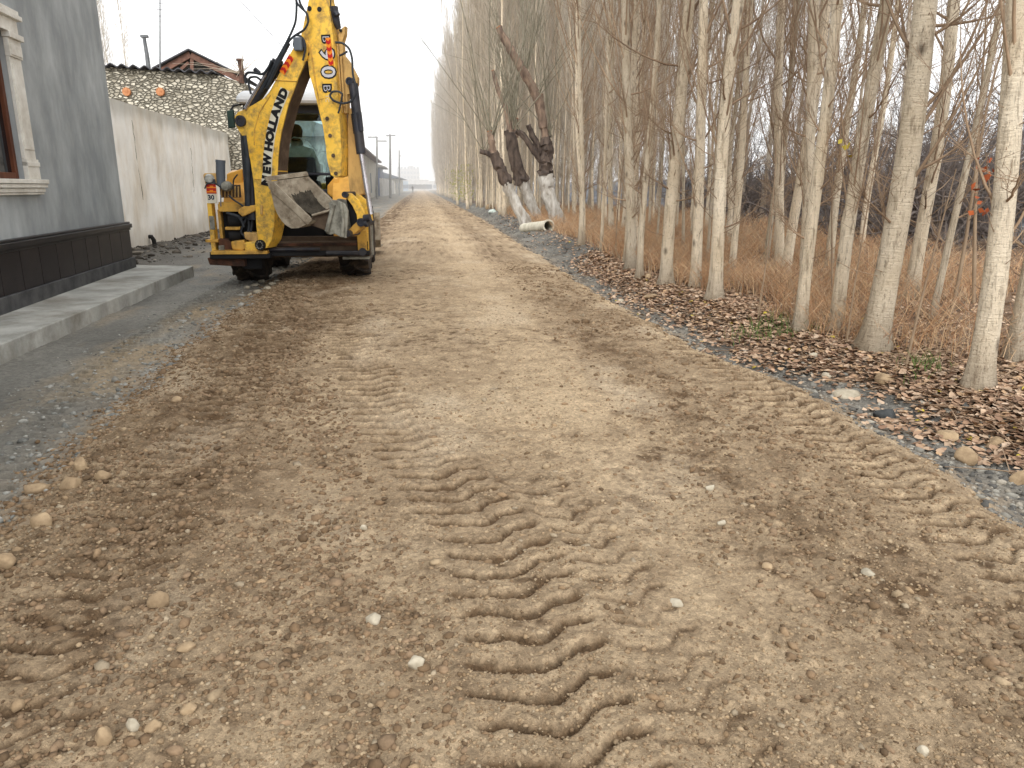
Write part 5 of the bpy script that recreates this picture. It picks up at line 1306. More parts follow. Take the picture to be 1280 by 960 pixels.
# right hand flank and telescopic inner arm
fl = [ca(938, 620), ca(965, 600), ca(975, 700), ca(990, 860)] + [cb(1000, 60), cb(1020, 230), cb(1035, 330), cb(985, 345), cb(950, 320), cb(940, 220)]
mb = MB(); mb.prism([bp_(p, DN + .20) for p in fl], E * .16); mb.build('inner_arm', m_tan, dip, bevel=.006)
fr_ = [ca(892, 180), ca(905, 150), ca(930, 130), ca(928, 180), ca(915, 220), ca(920, 300), ca(945, 330), ca(1000, 430), ca(1000, 470), ca(965, 525), ca(945, 530), ca(945, 640), ca(925, 640), ca(905, 400)]
mb = MB(); mb.prism([bp_(p, DN + .14) for p in fr_], E * .10); mb.build('cylinder_bracket', m_tan, dip, bevel=.005)
pin(ca(968, 456), .05, DN + .08, .2, dip); pin(ca(908, 158), .018, DN + .12, .03, dip, m_drk, 'pin_hole', False)
mb = MB(); mb.tube([bp_(ca(912, 280), DN + .1), bp_(ca(935, 600), DN + .1)], .014, 6); mb.tube([bp_(ca(895, 240), DN + .1), bp_(ca(922, 640), DN + .1)], .012, 6); mb.build('steel_pipe', m_tan, dip, smooth=True)
mb = MB(); mb.tube([bp_(ca(870, 25), DN + .1), bp_(ca(885, 110), DN + .1), bp_(ca(900, 150), DN + .12)], [.06, .055, .03], 8); mb.tube([bp_(ca(890, 60), DN + .05), bp_(ca(905, 80), DN + .05)], .04, 8); mb.build('rod_end', m_blk, dip, smooth=True)
# B90B decal
mb = MB(); mbk = MB(); up_t = (bp_(ca(838, 200)) - bp_(ca(858, 590))).normalized()
for ch, q, sz in (('B', (845, 218), .13), ('9', (850, 305), .26), ('0', (858, 408), .26), ('B', (852, 500), .14)):
    c = bp_(ca(*q), DN - .006); s_ = up_t.cross(E).normalized(); s_ = s_ if s_.x > 0 else -s_
    put_text(mbk, ch, sz * 1.06, c + E * .002, -up_t, s_, .017, 1.1)
    put_text(mb, ch, sz, c, -up_t, s_, .004 if sz > .2 else -.002, 1.1)
k_ = mbk.build('lettering', m_black, dip); mb.build('lettering_face', mat('decal_lilac', C(206, 204, 206), C(190, 188, 192), sc=9, rough=.5), k_)
chevrons(ca(860, 212), ca(880, 372), .034, 4, dip, DN - .0095)
mb = MB(); put_text(mb, 'TC', .07, bp_(ca(855, 560), DN - .006), -up_t, s_, 0); mb.build('small_lettering', m_white, dip)

# cylinders --------------------------------------------
def cyl(a, b, r, name, parent, m=m_blk, n0=0, n1=0, seg=14):
    mb = MB(); mb.tube([bp_(a, n0), bp_(b, n1)], r, seg); return mb.build(name, m, parent, smooth=True)
dc = cyl(ca(418, 600), ca(586, 352), .066, 'dipper_cylinder', dg, m_blk, .06, .06)
cyl(ca(398, 622), ca(548, 372), .024, 'rod', dc, m_chrome, -.01, -.01)
mb = MB()
mb.tube([bp_(ca(520, 430), .0), bp_(ca(556, 352), 0)], [.03, .04], 8); mb.tube([bp_(ca(556, 352), .05), bp_(ca(562, 340), .05)], .05, 8); mb.tube([bp_(ca(578, 350), .05), bp_(ca(583, 338), .05)], .05, 8); mb.build('cylinder_head', m_blk, dc, smooth=True)
bc = cyl(ca(380, 760), cb(416, 480), .092, 'boom_cylinder', dg, m_blk, .12, .12)
mb = MB(); mb.tube([bp_(ca(388, 775), .02), bp_(ca(402, 880), .02), bp_(cb(408, 400), .02)], .045, 10); mb.build('hose_sleeve', m_hose, bc, smooth=True)
kc = cyl(ca(985, 470), cb(1038, 100), .062, 'bucket_cylinder', dg, m_blk, .16, .12)
cyl(cb(1035, 90), cb(1098, 450), .032, 'rod', kc, m_chrome, .12, .1)
mb = MB(); mb.tube([bp_(ca(1028, 640), .1), bp_(ca(1040, 745), .1)], .036, 8); mb.build('valve_block', m_blk, kc); 
mb = MB()
for k in range(9): y = 640 + k * 13; mb.tube([bp_(ca(1003 + k * 1.6, y), .15), bp_(ca(1005 + k * 1.6, y + 6), .15)], .074, 10)
mb.build('spring_guard', m_hose, kc)

# hoses ------------------------------------------------
def hose(pts, r=.014, bulge=None, parent=dg, name='hydraulic_hose'):
    q = [bp_(p[:2], p[2] if len(p) > 2 else -.05) for p in pts]; Q = np.array([tuple(v) for v in q]); k = 6 * (len(q) - 1) + 1; t = np.linspace(0, len(q) - 1, k)
    s_ = np.stack([np.interp(t, np.arange(len(q)), Q[:, i]) for i in range(3)], -1)
    for _ in range(5): s_[1:-1] = (s_[:-2] + 2 * s_[1:-1] + s_[2:]) / 4
    mb = MB(); mb.tube(s_, r, 7); return mb.build(name, m_hose, parent, smooth=True)
hose([ca(*q) for q in ((690, -40), (698, 20), (720, 45), (760, 80), (768, 130), (745, 175), (700, 200), (660, 230), (620, 300))])
hose([ca(*q) for q in ((695, -40), (700, 40), (695, 130), (670, 190), (640, 250), (600, 330), (560, 400))])
hose([ca(*q) for q in ((710, -40), (716, 20), (740, 60))])
hose([ca(*q) for q in ((690, 205), (720, 208), (745, 235), (750, 290), (735, 350))], .014)
hose([ca(*q) for q in ((640, 260), (590, 350), (545, 440), (500, 520))], .024)
hose([ca(*q) for q in ((655, 250), (605, 345), (565, 430), (530, 510))], .024)
hose([ca(*q) for q in ((412, 480), (405, 440), (420, 415), (470, 420), (510, 430), (540, 390), (560, 350))], .016)
hose([ca(*q) for q in ((440, 540), (425, 480), (430, 445), (470, 440), (495, 460))], .014)
hose([ca(*q) for q in ((920, 247), (960, 248), (1000, 280), (1017, 340), (1018, 430), (1036, 490), (1040, 540), (1010, 585), (960, 595), (910, 580), (886, 550), (900, 525), (940, 525), (960, 540))], .014)
hose([ca(*q) for q in ((893, -40), (893, 30), (895, 70))], .009)
hose([ca(*q) for q in ((945, 322), (965, 312), (988, 298))], .013)
hose([ca(*q) for q in ((960, 540), (945, 620), (935, 650))], .012)
mb = MB(); mb.tube([bp_(ca(450, 395), .0), bp_(ca(475, 418), .0)], .03, 8); mb.build('hose_clamp', m_blk, dg)

# bucket and linkage -----------------------------------
wv = Vector((.47, .40, .075))
PK = Vector(at(360, 250, 10.45)); nK = Vector((-.25, 1, 0)).normalized()
nK = wv.cross(Vector((.62, .0, -.56))).normalized(); nK = Vector((.18, .98, .05)).normalized()
def kp(x, y, n=0.0): p = cb(x, y); return onp(p[0], p[1], PK, nK) + nK * n
side = [(524, 262), (534, 296), (545, 330), (560, 400), (578, 444), (602, 484), (630, 512), (660, 528), (700, 526), (740, 508), (762, 486)]
A_ = [kp(*p) for p in side]
mb = MB(); t_ = .035
mb.prism(A_, wv.normalized() * t_); B_ = [p + wv for p in A_]; mb.prism([p - wv.normalized() * t_ for p in B_], wv.normalized() * t_)
n = len(A_)
inn = []; cen = sum(A_, Vector()) / n
for p in A_: inn.append(p + (cen - p).normalized() * .02)
v = A_ + B_ + inn + [p + wv for p in inn]
f = [(i, i + 1, n + i + 1, n + i) for i in range(n - 1)] + [(2 * n + i, 3 * n + i, 3 * n + i + 1, 2 * n + i + 1) for i in range(n - 1)]
mb.add(v, f); bucket = mb.build('bucket', m_bkt, dg)
# side cutter strip, lip, wear plate
mb = MB(); rm = [kp(520, 250, -.012), kp(560, 262, -.012), kp(650, 350, -.012), kp(768, 462, -.012), kp(778, 482, -.012), kp(752, 508, -.012), kp(640, 400, -.012), kp(548, 322, -.012), kp(530, 296, -.012)]
mb.prism(rm, nK * .028); mb.build('side_cutter', m_bkt, bucket, bevel=.005)
lip0, lip1 = kp(522, 258), kp(522, 258) + wv
mb = MB(); d_ = Vector((-.05, 0, .10)); mb.prism([lip0 - Vector((.02, 0, 0)), lip0 + Vector((.01, 0, 0)), lip1 + Vector((.01, 0, 0)), lip1 - Vector((.02, 0, 0))], Vector((-.02, 0, .055))); mb.build('cutting_edge', m_bkt, bucket, bevel=.004)
# light worn back plate inside and soil caked in the shell
mb = MB(); r_ = np.random.default_rng(3); G = 22; v = []; 
for i in range(G + 1):
    for j in range(G + 1):
        s, t = i / G, j / G; a = A_[1].lerp(A_[10], s) + wv * (.44 + .54 * t); dep = .15 * math.sin(math.pi * min(max(s, .02), .98)) * .9
        mid = a + (cen - (A_[1] + A_[10]) / 2).normalized() * (.02 + dep * (.55 + .5 * float(fbm(np.array([s * 3.]), np.array([t * 2.5]), 3, 55)[0])))
        v.append(mid + Vector((r_.normal(0, .003), r_.normal(0, .003), r_.normal(0, .003))))
mb.add(v, [(i * (G + 1) + j, (i + 1) * (G + 1) + j, (i + 1) * (G + 1) + j + 1, i * (G + 1) + j + 1) for i in range(G) for j in range(G)]); mb.build('caked_soil', m_bkd, bucket)
# ears and links
ear = [(868, 384), (892, 366), (930, 372), (962, 392), (980, 430), (978, 500), (970, 585), (935, 578), (905, 560), (880, 566), (852, 556), (866, 500), (880, 452)]
mb = MB(); mb.prism([kp(x, y, .02) for x, y in ear], nK * .05); mb.prism([kp(x, y, .27) for x, y in ear], nK * .05); mb.build('bucket_ear', m_ear, bucket, bevel=.008)
mb = MB(); mb.tube([kp(900, 390, .0), kp(880, 470, .0), kp(862, 545, .0)], [.03, .028, .03], 8); mb.tube([kp(940, 380, .0), kp(955, 480, .0), kp(950, 575, .0)], [.03, .02, .03], 8); mb.build('ear_rib', m_ear, bucket, smooth=True)
back = [(770, 452), (880, 408), (892, 450), (858, 552), (800, 530), (745, 512)]
mb = MB(); mb.prism([kp(x, y, .10) for x, y in back], nK * .34); mb.build('bucket_back', m_und, bucket, bevel=.01)
mb = MB(); mb.tube([kp(770, 456, .06), kp(885, 424, .06)], .017, 8); mb.build('wear_bar', m_bkt, bucket, smooth=True)
arc = [(958, 322), (1000, 326), (1046, 366), (1076, 430), (1088, 490), (1040, 488), (1034, 446), (1010, 398), (984, 362), (955, 345)]
mb = MB(); mb.prism([bp_(cb(x, y), -.02) for x, y in arc], E * .05); mb.prism([bp_(cb(x, y), .22) for x, y in arc], E * .05); lk = mb.build('bucket_link', m_yel, dg, bevel=.006)
lo_ = [(978, 540), (1010, 506), (1040, 482), (1070, 470), (1082, 500), (1056, 528), (1010, 560), (985, 575)]
mb = MB(); mb.prism([bp_(cb(x, y), .03) for x, y in lo_], E * .18); mb.build('bucket_link', m_yed, dg, bevel=.006)
for q in ((975, 335), (1066, 492), (990, 556)): pin(cb(*q), .055 if q[0] > 1000 else .04, -.06, .36, lk)
mb = MB(); mb.tube([bp_(cb(1085, 470), -.06), bp_(cb(1118, 466), -.06)], .05, 10); mb.tube([bp_(cb(1090, 500), -.07), bp_(cb(1106, 498), -.07)], .045, 10); mb.build('pin_collar', m_blk, lk, smooth=True)
mb = MB(); mb.prism([bp_(cb(x, y), .1) for x, y in ((955, 360), (985, 372), (1010, 410), (1030, 450), (1030, 520), (985, 545), (975, 460))], E * .12); mb.build('link_plate', m_drk, lk)

# rear frame, stabilisers ------------------------------
def bx(name, rects, m, parent, bevel=.006, smooth=False):
    mb = MB()
    for r in rects: pxbox(mb, *r)
    return mb.build(name, m, parent, bevel=bevel)
fr = bx('rear_frame', [(276, 303, 461, 313, YF + .10, .30), (272, 313.3, 462, 320.5, YF + .14, .28), (345, 296, 452, 303.2, YF + .25, .15)], m_und, dg)
bx('slide_rail', [(262, 315.5, 462, 319, YF + .02, .10)], m_drk, fr); bx('slide_rail', [(330, 304.5, 446, 307, YF + .06, .05)], m_rust, fr)
bx('skirt_plate', [(352, 262, 450, 296, YF + .62, .05)], m_drk, fr)
mb = MB(); mb.tube([fp(408, 316.5, YF), fp(450, 316.5, YF)], .035, 10); mb.tube([fp(336, 312, YF), fp(400, 312, YF)], .028, 8); mb.build('lock_bar', m_blk, fr, smooth=True)
pin_m = MB(); pin_m.lathe([(.03, 0), (.055, 0), (.055, .06), (0, .06)], fp(453, 315, YF - .04), (0, 1, 0), 14); pin_m.build('pin', m_blk, fr)
# left stabiliser
sl_ = bx('stabiliser_leg', [(258.5, 254, 270, 316, YF + .02, .20)], m_yel, dg)
bx('lamp_housing', [(255, 216.5, 271, 230, YF + .06, .12), (254, 218, 257, 223, YF + .02, .06)], m_tan, sl_)
mb = MB(); mb.lathe([(.0, -.03), (.045, -.025), (.065, 0), (.065, .06)], fp(261.3, 223.5, YF + .02), (0, 1, 0), 16); mb.build('work_lamp', m_lamp, sl_, smooth=True)
bx('lamp_base', [(257, 224, 269, 231, YF + .01, .04)], m_blk, sl_)
st = bx('warning_panel', [(257, 229.5, 271, 254, YF, .02)], m_white, sl_, .003)
mb = MB(); pxbox(mb, 257.2, 230, 270.8, 242, YF - .003, .002); rd = mb.build('reflector', m_red, st)
mb = MB()
for k in range(2):
    y = 231.6 + k * 5.4; pxbox(mb, 257.8, y + 2.0, 270.4, y + 3.6, YF - .006, .002); pxbox(mb, 262, y + .4, 266.5, y + 2.0, YF - .006, .002)
mb.build('reflector_bar', m_ora, rd)
mb = MB(); put_text(mb, '30', .085, fp(263.8, 247, YF - .004), Vector((1, 0, 0)), Z, .003); mb.build('lettering', mat('blue_black_print', C(32, 44, 70)), st)
bx('rating_plate', [(261, 270, 269, 287, YF + .008, .01)], m_ear, sl_, .002)
bx('leg_collar', [(256.5, 299.5, 272.5, 303, YF + .0, .24)], m_yed, sl_)
bx('inner_leg', [(271.5, 262, 280.5, 316, YF + .12, .14)], m_yed, sl_)
bx('leg_bolt', [(273, 307, 280, 313, YF + .0, .1)], m_ear, sl_)
mb = MB(); mb.tube([fp(276, 232, YF + .1), fp(275.6, 200.5, YF + .1)], .062, 16); mb.tube([fp(275.6, 203.5, YF + .1), fp(275.6, 200, YF + .1)], .066, 16); mb.build('stabiliser_cylinder', m_gry, dg, smooth=True)
bx('valve_guard', [(274, 231, 300, 247, YF + .22, .1)], m_und, dg)
mb = MB()
for k in range(6): x = 277 + k * 4.2; mb.tube([fp(x, 233, YF + .18), fp(x, 246.5, YF + .18)], .01, 6)
mb.build('guard_bar', m_tan, dg)
mb = MB(); mb.lathe([(0, -.09), (.05, -.08), (.07, -.03), (.07, .04), (.04, .1)], fp(283.5, 233, YF + .02), (.1, 1, 0), 14); mb.build('valve_knob', m_ear, dg, smooth=True)
bx('slide_carriage', [(272, 255, 312, 264.5, YF + .06, .2), (281, 283.8, 300, 287.4, YF + .0, .14), (273, 252.6, 306, 255.2, YF + .08, .15)], m_yed, dg)
bx('hose_cavity', [(278, 264.8, 325, 303, YF + .24, .06)], m_drk, dg)
for q in ((292, 276, .10), (293, 293, .11)):
    mb = MB(); mb.lathe([(.03, -.08), (q[2], -.07), (q[2] * 1.02, 0), (q[2], .08), (.02, .1)], fp(q[0], q[1], YF + .16), (1, .2, 0), 18); mb.build('hose_drum', m_drk, dg, smooth=True)
arm_ = [(297.5, 262), (304, 258), (318, 256.3), (326.5, 256), (327, 261), (320, 263), (312, 267), (303, 271), (297.5, 266)]
mb = MB(); mb.prism([fp(x, y, YF - .14) for x, y in arm_], (0, .16, 0)); mb.build('swing_lever', m_yed, dg, bevel=.012)
mb = MB(); mb.tube([fp(327, 256.5, YF - .2), fp(327, 268, YF - .2)], .018, 8); mb.build('lever_pin', m_tan, dg)
cast = [((304, 290), (327, 291), (330, 300), (318, 304), (306, 299)), ((288, 302), (304, 300), (309, 309), (303, 314), (290, 312)), ((305, 303), (321, 301), (326, 313), (318, 316), (306, 315))]
for k, c_ in enumerate(cast):
    mb = MB(); mb.prism([fp(x, y, YF - .08 - .02 * k) for x, y in c_], (0, .2, 0)); mb.build('swing_casting', (m_tan, m_yed, m_yel)[k], dg, bevel=.02)
mb = MB(); mb.prism([fp(x, y, YF + .05) for x, y in ((273, 298), (284, 299), (296, 309), (296, 315), (273, 315))], (0, .15, 0)); mb.build('foot_bracket', m_rust, dg, bevel=.01)
bx('base_plate', [(263, 314, 334, 317.6, YF - .16, .5)], m_yed, dg); bx('base_plate', [(262, 317.9, 338, 323, YF - .14, .5)], m_drk, dg)
mb = MB(); mb.prism([fp(x, y, YF - .05) for x, y in ((259, 322.5), (305, 323.4), (306, 333.4), (262, 331.2))], (0, .35, 0)); mb.build('stabiliser_foot', m_rust, dg, bevel=.008)
bx('leg_tube', [(303, 322, 328, 336, YF + .1, .2)], m_drk, dg)
for (pts, r) in (([(278, 236), (268, 228), (258, 230), (256, 236)], .010), ([(286, 244), (292, 250), (302, 256), (308, 262)], .013), ([(297, 218), (292, 224), (291, 236)], .01), ([(276, 244), (276, 258)], .008), ([(300, 275), (308, 268), (312, 280), (309, 296)], .018), ([(306, 270), (311, 262), (316, 275), (313, 293)], .016), ([(318, 302), (326, 300), (331, 306)], .01), ([(310, 268), (300, 290), (310, 300)], .016), ([(283, 266), (290, 268), (300, 271), (305, 284)], .02)):
    mb = MB(); Q = np.array([tuple(fp(x, y, YF - .03)) for x, y in pts]); t = np.linspace(0, len(Q) - 1, 19); s_ = np.stack([np.interp(t, np.arange(len(Q)), Q[:, i]) for i in range(3)], -1)
    for _ in range(4): s_[1:-1] = (s_[:-2] + 2 * s_[1:-1] + s_[2:]) / 4
    mb.tube(s_, r, 7); mb.build('hydraulic_hose', m_hose if r > .009 else m_gry, dg, smooth=True)
# right stabiliser
sr = bx('stabiliser_leg', [(451, 266, 461.5, 316, YF + .10, .2)], m_yel, dg)
bx('leg_shield', [(446, 288, 459, 313, YF + .04, .06)], m_yed, sr)
bx('leg_post', [(462, 256, 464.6, 322, YF + .12, .05)], m_chrome, sr); bx('leg_tube', [(461.5, 276, 467, 319, YF + .2, .12)], m_ear, sr)
bx('stabiliser_foot', [(428, 320.8, 462, 324, YF + .1, .3)], m_ear, dg)

# wheels -----------------------------------------------
def wheel(name, c, r, w_, lugs, rim_r):
    cx, cy, cz = c; mb = MB(); h = w_ / 2
    prof = [(rim_r, -h * .72), (rim_r * 1.06, -h * .86), (r * .80, -h * 1.0), (r * .91, -h * .97), (r * .955, -h * .72), (r * .96, 0), (r * .955, h * .72), (r * .91, h * .97), (r * .80, h), (rim_r * 1.06, h * .86), (rim_r, h * .72)]
    mb.lathe(prof, c, (1, 0, 0), 40); o = mb.build('wheel', m_tyre, dg, smooth=True)
    mb = MB()
    for k in range(lugs):
        for s in (-1, 1):
            a0 = 2 * math.pi * (k + (.5 if s > 0 else 0)) / lugs
            v = []
            for (u, da, rr_) in ((0.02, .30, .965), (.55, .10, .965), (1.0, -.03, .92)):
                for dw in (-.045, .045):
                    a = a0 + da + dw
                    for q in (rr_ - .03, rr_ + .045): v.append((cx + s * h * u, cy + math.sin(a) * r * q, cz + math.cos(a) * r * q))
            mb.add(v, [(1, 3, 7, 5), (5, 7, 11, 9), (0, 1, 5, 4), (4, 5, 9, 8), (2, 6, 7, 3), (6, 10, 11, 7), (8, 9, 11, 10), (0, 2, 3, 1)])
    mb.build('tyre_tread', m_tyre, o)
    mb = MB(); mb.lathe([(rim_r, -h * .70), (rim_r * .9, -h * .62), (rim_r * .8, -h * .1), (rim_r * .35, 0), (rim_r * .3, h * .12), (0, h * .12)], c, (1, 0, 0), 28); mb.lathe([(rim_r, h * .70), (rim_r * .9, h * .62), (rim_r * .8, h * .1), (rim_r * .35, h * .02), (0, h * .02)], c, (1, 0, 0), 28); mb.build('rim', m_yed, o, smooth=True)
    return o
RW = .74
for s in (-1, 1): x = DX + s * .79; wheel('wheel', (x, 12.15, gh(x, 12.15) + RW * .985), RW, .44, 15, .36)
for s in (-1, 1): x = DX + s * .78; wheel('wheel', (x, 14.25, gh(x, 14.25) + .51), .52, .34, 14, .24)
mb = MB(); mb.tube([(DX - .7, 12.15, .72), (DX + .7, 12.15, .72)], .11, 12); mb.tube([(DX - .7, 14.25, .5), (DX + .7, 14.25, .5)], .08, 10); mb.build('axle', m_drk, dg)
mb = MB(); mb.span((DX - .42, 11.4, .45), (DX + .42, 15.0, .85)); mb.build('chassis', m_drk, dg, bevel=.02)

# fenders, cab, bonnet ---------------------------------
for s in (-1, 1):
    pr = []; cx = DX + s * .76
    for k in range(11): a = math.radians(-8 + k * 16); pr.append((12.15 - math.cos(a) * .86, .74 + math.sin(a) * .86))
    pr += [(12.15 - math.cos(math.radians(-8 + k * 16)) * .83, .74 + math.sin(math.radians(-8 + k * 16)) * .83) for k in range(10, -1, -1)]
    mb = MB(); mb.prism([Vector((cx - .2, y, z)) for y, z in pr], (.4, 0, 0)); mb.build('mudguard', m_yeo, dg)
mb = MB(); mb.prism([fp(x, y, 11.62) for x, y in ((409, 232), (417, 222.2), (423, 222.2), (426.5, 247), (415, 247), (409, 242))], (0, .5, 0)); mb.build('rear_panel', m_yeo, dg, bevel=.02)
mb = MB(); mb.prism([fp(x, y, 11.62) for x, y in ((283, 217), (303, 210.5), (303, 246), (283, 246))], (0, .5, 0)); mb.build('rear_panel', m_yeo, dg, bevel=.02)
cab = MB(); c0, c1, yb, yf, z0, z1 = DX - .68, DX + .68, 11.85, 13.35, 1.02, 2.50
for (xa, xb) in ((c0, c0 + .07), (c1 - .07, c1)):
    cab.span((xa, yb, z0), (xb, yb + .09, z1)); cab.span((xa, yf - .09, z0), (xb, yf, z1)); cab.span((xa, (yb + yf) / 2 - .03, z0), (xb, (yb + yf) / 2 + .03, z1))
cab.span((c0 + .072, yb, z1 - .11), (c1 - .072, yb + .07, z1)); cab.span((c0 + .072, yb, z0), (c1 - .072, yb + .07, z0 + .30)); cab.span((c0 + .072, yf - .07, z1 - .1), (c1 - .072, yf, z1)); cab.span((c0 + .072, yb + .01, 1.52), (c1 - .072, yb + .05, 1.56))
cb_ = cab.build('cab_frame', m_cab, dg, bevel=.012)
mb = MB(); mb.span((c0, yb + .092, .72), (c1, yf, 1.02)); mb.build('cab_floor', m_yed, dg, bevel=.02)
mb = MB(); q = []
xr, yr0, yr1 = .74, 11.68, 13.55
base = [(-xr, yr0), (xr, yr0), (xr, yr1), (-xr, yr1)]
v = [(DX + x, y, z1 + .003) for x, y in base] + [(DX + x, y, z1 + .10) for x, y in base] + [(DX + x * .90, y + (.1 if y < 12 else -.1), z1 + .185) for x, y in base]
f = [(3, 2, 1, 0), (8, 9, 10, 11)] + [(i + 4 * k, (i + 1) % 4 + 4 * k, (i + 1) % 4 + 4 * k + 4, i + 4 * k + 4) for k in (0, 1) for i in range(4)]
mb.add(v, f); mb.build('cab_roof', m_roofw, dg, bevel=.05)
def pane(a, b, n): mb = MB(); mb.span(a, b); return mb.build('window', m_cglass, dg)
pane((c0 + .075, yb + .03, 1.565), (c1 - .075, yb + .038, z1 - .115), 'rear'); pane((c0 + .075, yf - .04, 1.05), (c1 - .075, yf - .032, z1 - .105), 'front')
for x in (c0 + .03, c1 - .038): pane((x, yb + .095, 1.05), (x + .008, (yb + yf) / 2 - .032, z1 - .01), 's'); pane((x, (yb + yf) / 2 + .032, 1.05), (x + .008, yf - .095, z1 - .01), 's')
mb = MB(); mb.span((DX - .40, 13.4, .86), (DX + .40, 15.4, 1.42)); mb.span((DX - .33, 15.4, .9), (DX + .33, 15.46, 1.34)); mb.build('bonnet', m_yel, dg, bevel=.06)
mb = MB()
for s in (-1, 1): mb.prism([Vector((DX + s * .62, y, z)) for y, z in ((13.3, 1.25), (15.2, 1.02), (16.1, .45), (15.9, .35), (15.0, .80), (13.3, 1.02))], (.1 * s, 0, 0))
mb.build('loader_arm', m_yel, dg, bevel=.01)
mb = MB(); mb.prism([Vector((DX - .98, y, z)) for y, z in ((16.0, .85), (15.9, .3), (16.05, .14), (16.9, .12), (16.9, .15), (16.1, .2), (16.05, .84))], (1.96, 0, 0)); mb.build('loader_bucket', m_bkt, dg, bevel=.01)
# mirror, seat, console
mb = MB(); mb.prism([fp(x, y, 11.75) for x, y in ((283, 138.5), (291.5, 136.5), (293.5, 159.5), (285, 160.5))], (0, .07, 0)); mi = mb.build('side_mirror', mat('mirror_green', C(48, 70, 62), C(34, 52, 48), sc=3, rough=.5), dg, bevel=.015)
mb = MB(); mb.tube([fp(288, 138, 11.8), fp(292, 132, 11.82), fp(305, 130, 11.86)], .014, 6); mb.build('mirror_arm', m_blk, mi, smooth=True)
mb = MB(); mb.span((DX - .26, 12.25, 1.03), (DX + .26, 12.75, 1.46)); mb.build('seat', m_blk, dg, bevel=.06)
mb = MB(); mb.prism([Vector((DX - .25, y, z)) for y, z in ((12.22, 1.40), (12.14, 1.78), (12.24, 1.80), (12.34, 1.45))], (.5, 0, 0)); mb.build('backrest', m_drk, dg, bevel=.04)
mb = MB(); mb.tube([(DX, 13.15, 1.02), (DX, 13.0, 1.62)], .05, 8); mb.lathe([(.19, -.014), (.205, 0), (.19, .014), (.178, 0), (.19, -.014)], (DX, 12.98, 1.66), (0, -.45, 1), 24); mb.build('steering_wheel', m_drk, dg, smooth=True)
mb = MB(); mb.tube([(DX + .45, 12.5, 1.02), (DX + .45, 12.47, 1.75)], .02, 7); mb.span((DX + .40, 12.42, 1.75), (DX + .5, 12.52, 1.86)); mb.span((DX + .38, 12.25, 1.02), (DX + .66, 12.9, 1.5)); mb.build('control_lever', m_drk, dg)

# ------------------------------------------------------------------ people
def person(name, loc, label, joints, edges, mat_body, parts):
    """one continuous skinned body; clothes and hair as children"""
    o = thing(name, loc, label, 'person')
    me = bpy.data.meshes.new('body'); me.from_pydata([j[0] for j in joints], edges, [])
    ob = bpy.data.objects.new('body', me); COL.objects.link(ob); ob.parent = o; me.materials.append(mat_body)
    sk = ob.modifiers.new('skin', 'SKIN')
    for i, j in enumerate(joints): me.skin_vertices[0].data[i].radius = (j[1], j[2] if len(j) > 2 else j[1])
    me.skin_vertices[0].data[0].use_root = True
    sk.use_smooth_shade = True; sb = ob.modifiers.new('sub', 'SUBSURF'); sb.levels = 2; sb.render_levels = 2
    return o, ob
m_jack = mat('green_jacket', C(176, 182, 164), C(140, 146, 130), sc=7, rough=.9, bump=.01, bsc=14)
m_skin = mat('skin', C(176, 128, 100), C(160, 112, 88), sc=9, rough=.6)
m_hair = mat('dark_hair', C(26, 24, 24), C(18, 17, 17), sc=30, rough=.8)
m_dcl = mat('dark_clothes', C(44, 46, 54), C(32, 34, 40), sc=8, rough=.9)
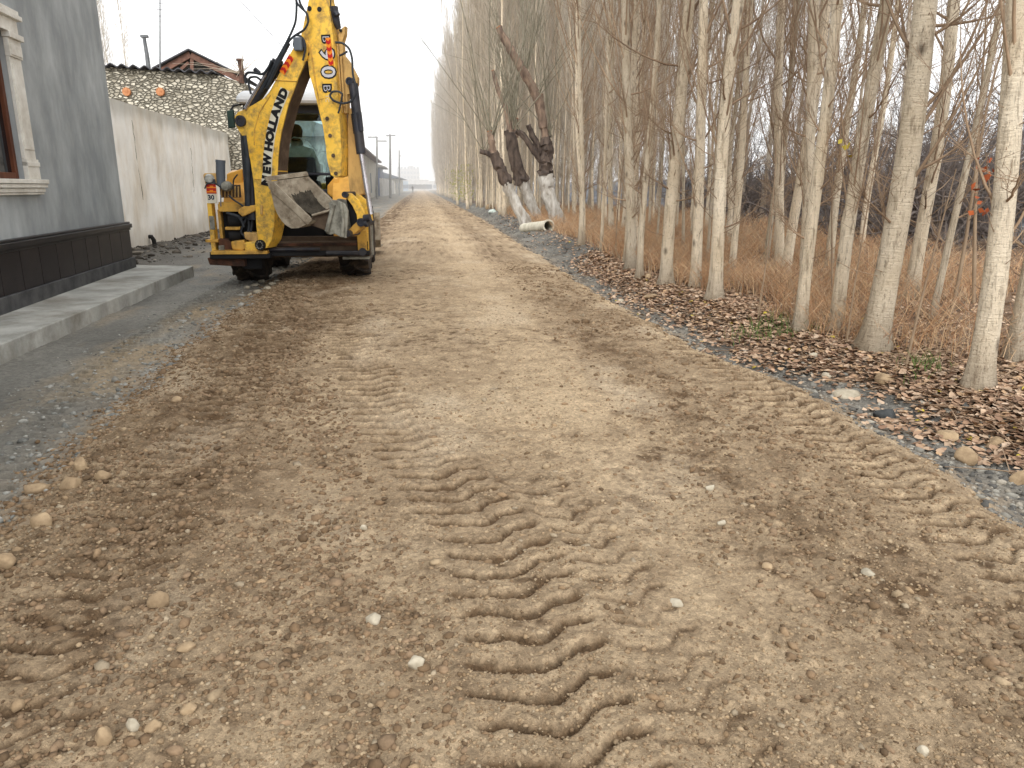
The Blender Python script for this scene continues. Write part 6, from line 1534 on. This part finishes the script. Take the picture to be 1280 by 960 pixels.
# driver on the seat, looking ahead, left of the seat back as seen from behind
px_ = fp(371, 165, 12.42).x; s0 = 1.42
J = [((0, 0, 0), .15, .11), ((0, .02, .25), .16, .11), ((.0, .05, .44), .17, .10), ((-.01, .07, .54), .07), ((-.03, .10, .64), .075, .085), ((-.03, .11, .76), .085, .095), ((-.03, .11, .83), .05),
     ((-.19, .05, .45), .075), ((-.27, .12, .22), .05), ((-.22, .38, .12), .035), ((-.20, .46, .12), .03),
     ((.19, .05, .45), .075), ((.27, .12, .22), .05), ((.22, .38, .12), .035), ((.20, .46, .12), .03),
     ((-.11, .12, -.01), .09), ((-.14, .48, .02), .065), ((-.14, .56, -.40), .045), ((-.14, .68, -.44), .035),
     ((.11, .12, -.01), .09), ((.14, .48, .02), .065), ((.14, .56, -.40), .045), ((.14, .68, -.44), .035)]
ED = [(0, 1), (1, 2), (2, 3), (3, 4), (4, 5), (5, 6), (2, 7), (7, 8), (8, 9), (9, 10), (2, 11), (11, 12), (12, 13), (13, 14), (0, 15), (15, 16), (16, 17), (17, 18), (0, 19), (19, 20), (20, 21), (21, 22)]
o, ob = person('person', (px_, 12.40, s0), 'driver in a greenish jacket seated in the cab, dark hair, back turned', J, ED, m_jack, None)
mb = MB(); c = ORG[o.name] + Vector((-.03, .10, .745)); mb.lathe([(0, -.125), (.06, -.11), (.098, -.05), (.108, .02), (.09, .085), (.05, .118), (0, .125)], c, (0, 0, 1), 16); mb.build('hair', m_hair, o, smooth=True)
# walker far down the road
pw = gpt(516, 241.2); kx = (pw.y / F_PX) * 8.2 / 1.72
J = [((0, 0, .92), .13, .1), ((0, 0, 1.15), .14, .1), ((0, .01, 1.40), .16, .1), ((0, .01, 1.50), .06), ((0, .02, 1.58), .075), ((0, .02, 1.70), .085), ((0, .02, 1.76), .05),
     ((-.19, 0, 1.40), .07), ((-.25, .03, 1.12), .05), ((-.22, .14, .90), .04), ((.19, 0, 1.40), .07), ((.25, -.03, 1.12), .05), ((.26, -.04, .86), .04),
     ((-.09, 0, .86), .09), ((-.10, .10, .48), .065), ((-.10, .02, .08), .045), ((-.10, .14, .04), .04), ((.09, 0, .86), .09), ((.10, -.02, .48), .065), ((.10, -.20, .10), .045), ((.10, -.10, .04), .04)]
ED = [(0, 1), (1, 2), (2, 3), (3, 4), (4, 5), (5, 6), (2, 7), (7, 8), (8, 9), (2, 10), (10, 11), (11, 12), (0, 13), (13, 14), (14, 15), (15, 16), (0, 17), (17, 18), (18, 19), (19, 20)]
o, ob = person('person', (pw.x, pw.y, gh(pw.x, pw.y)), 'person in dark clothes walking far down the road', J, ED, m_dcl, None); o.scale = (kx, kx, kx)
print('walker', pw, kx)
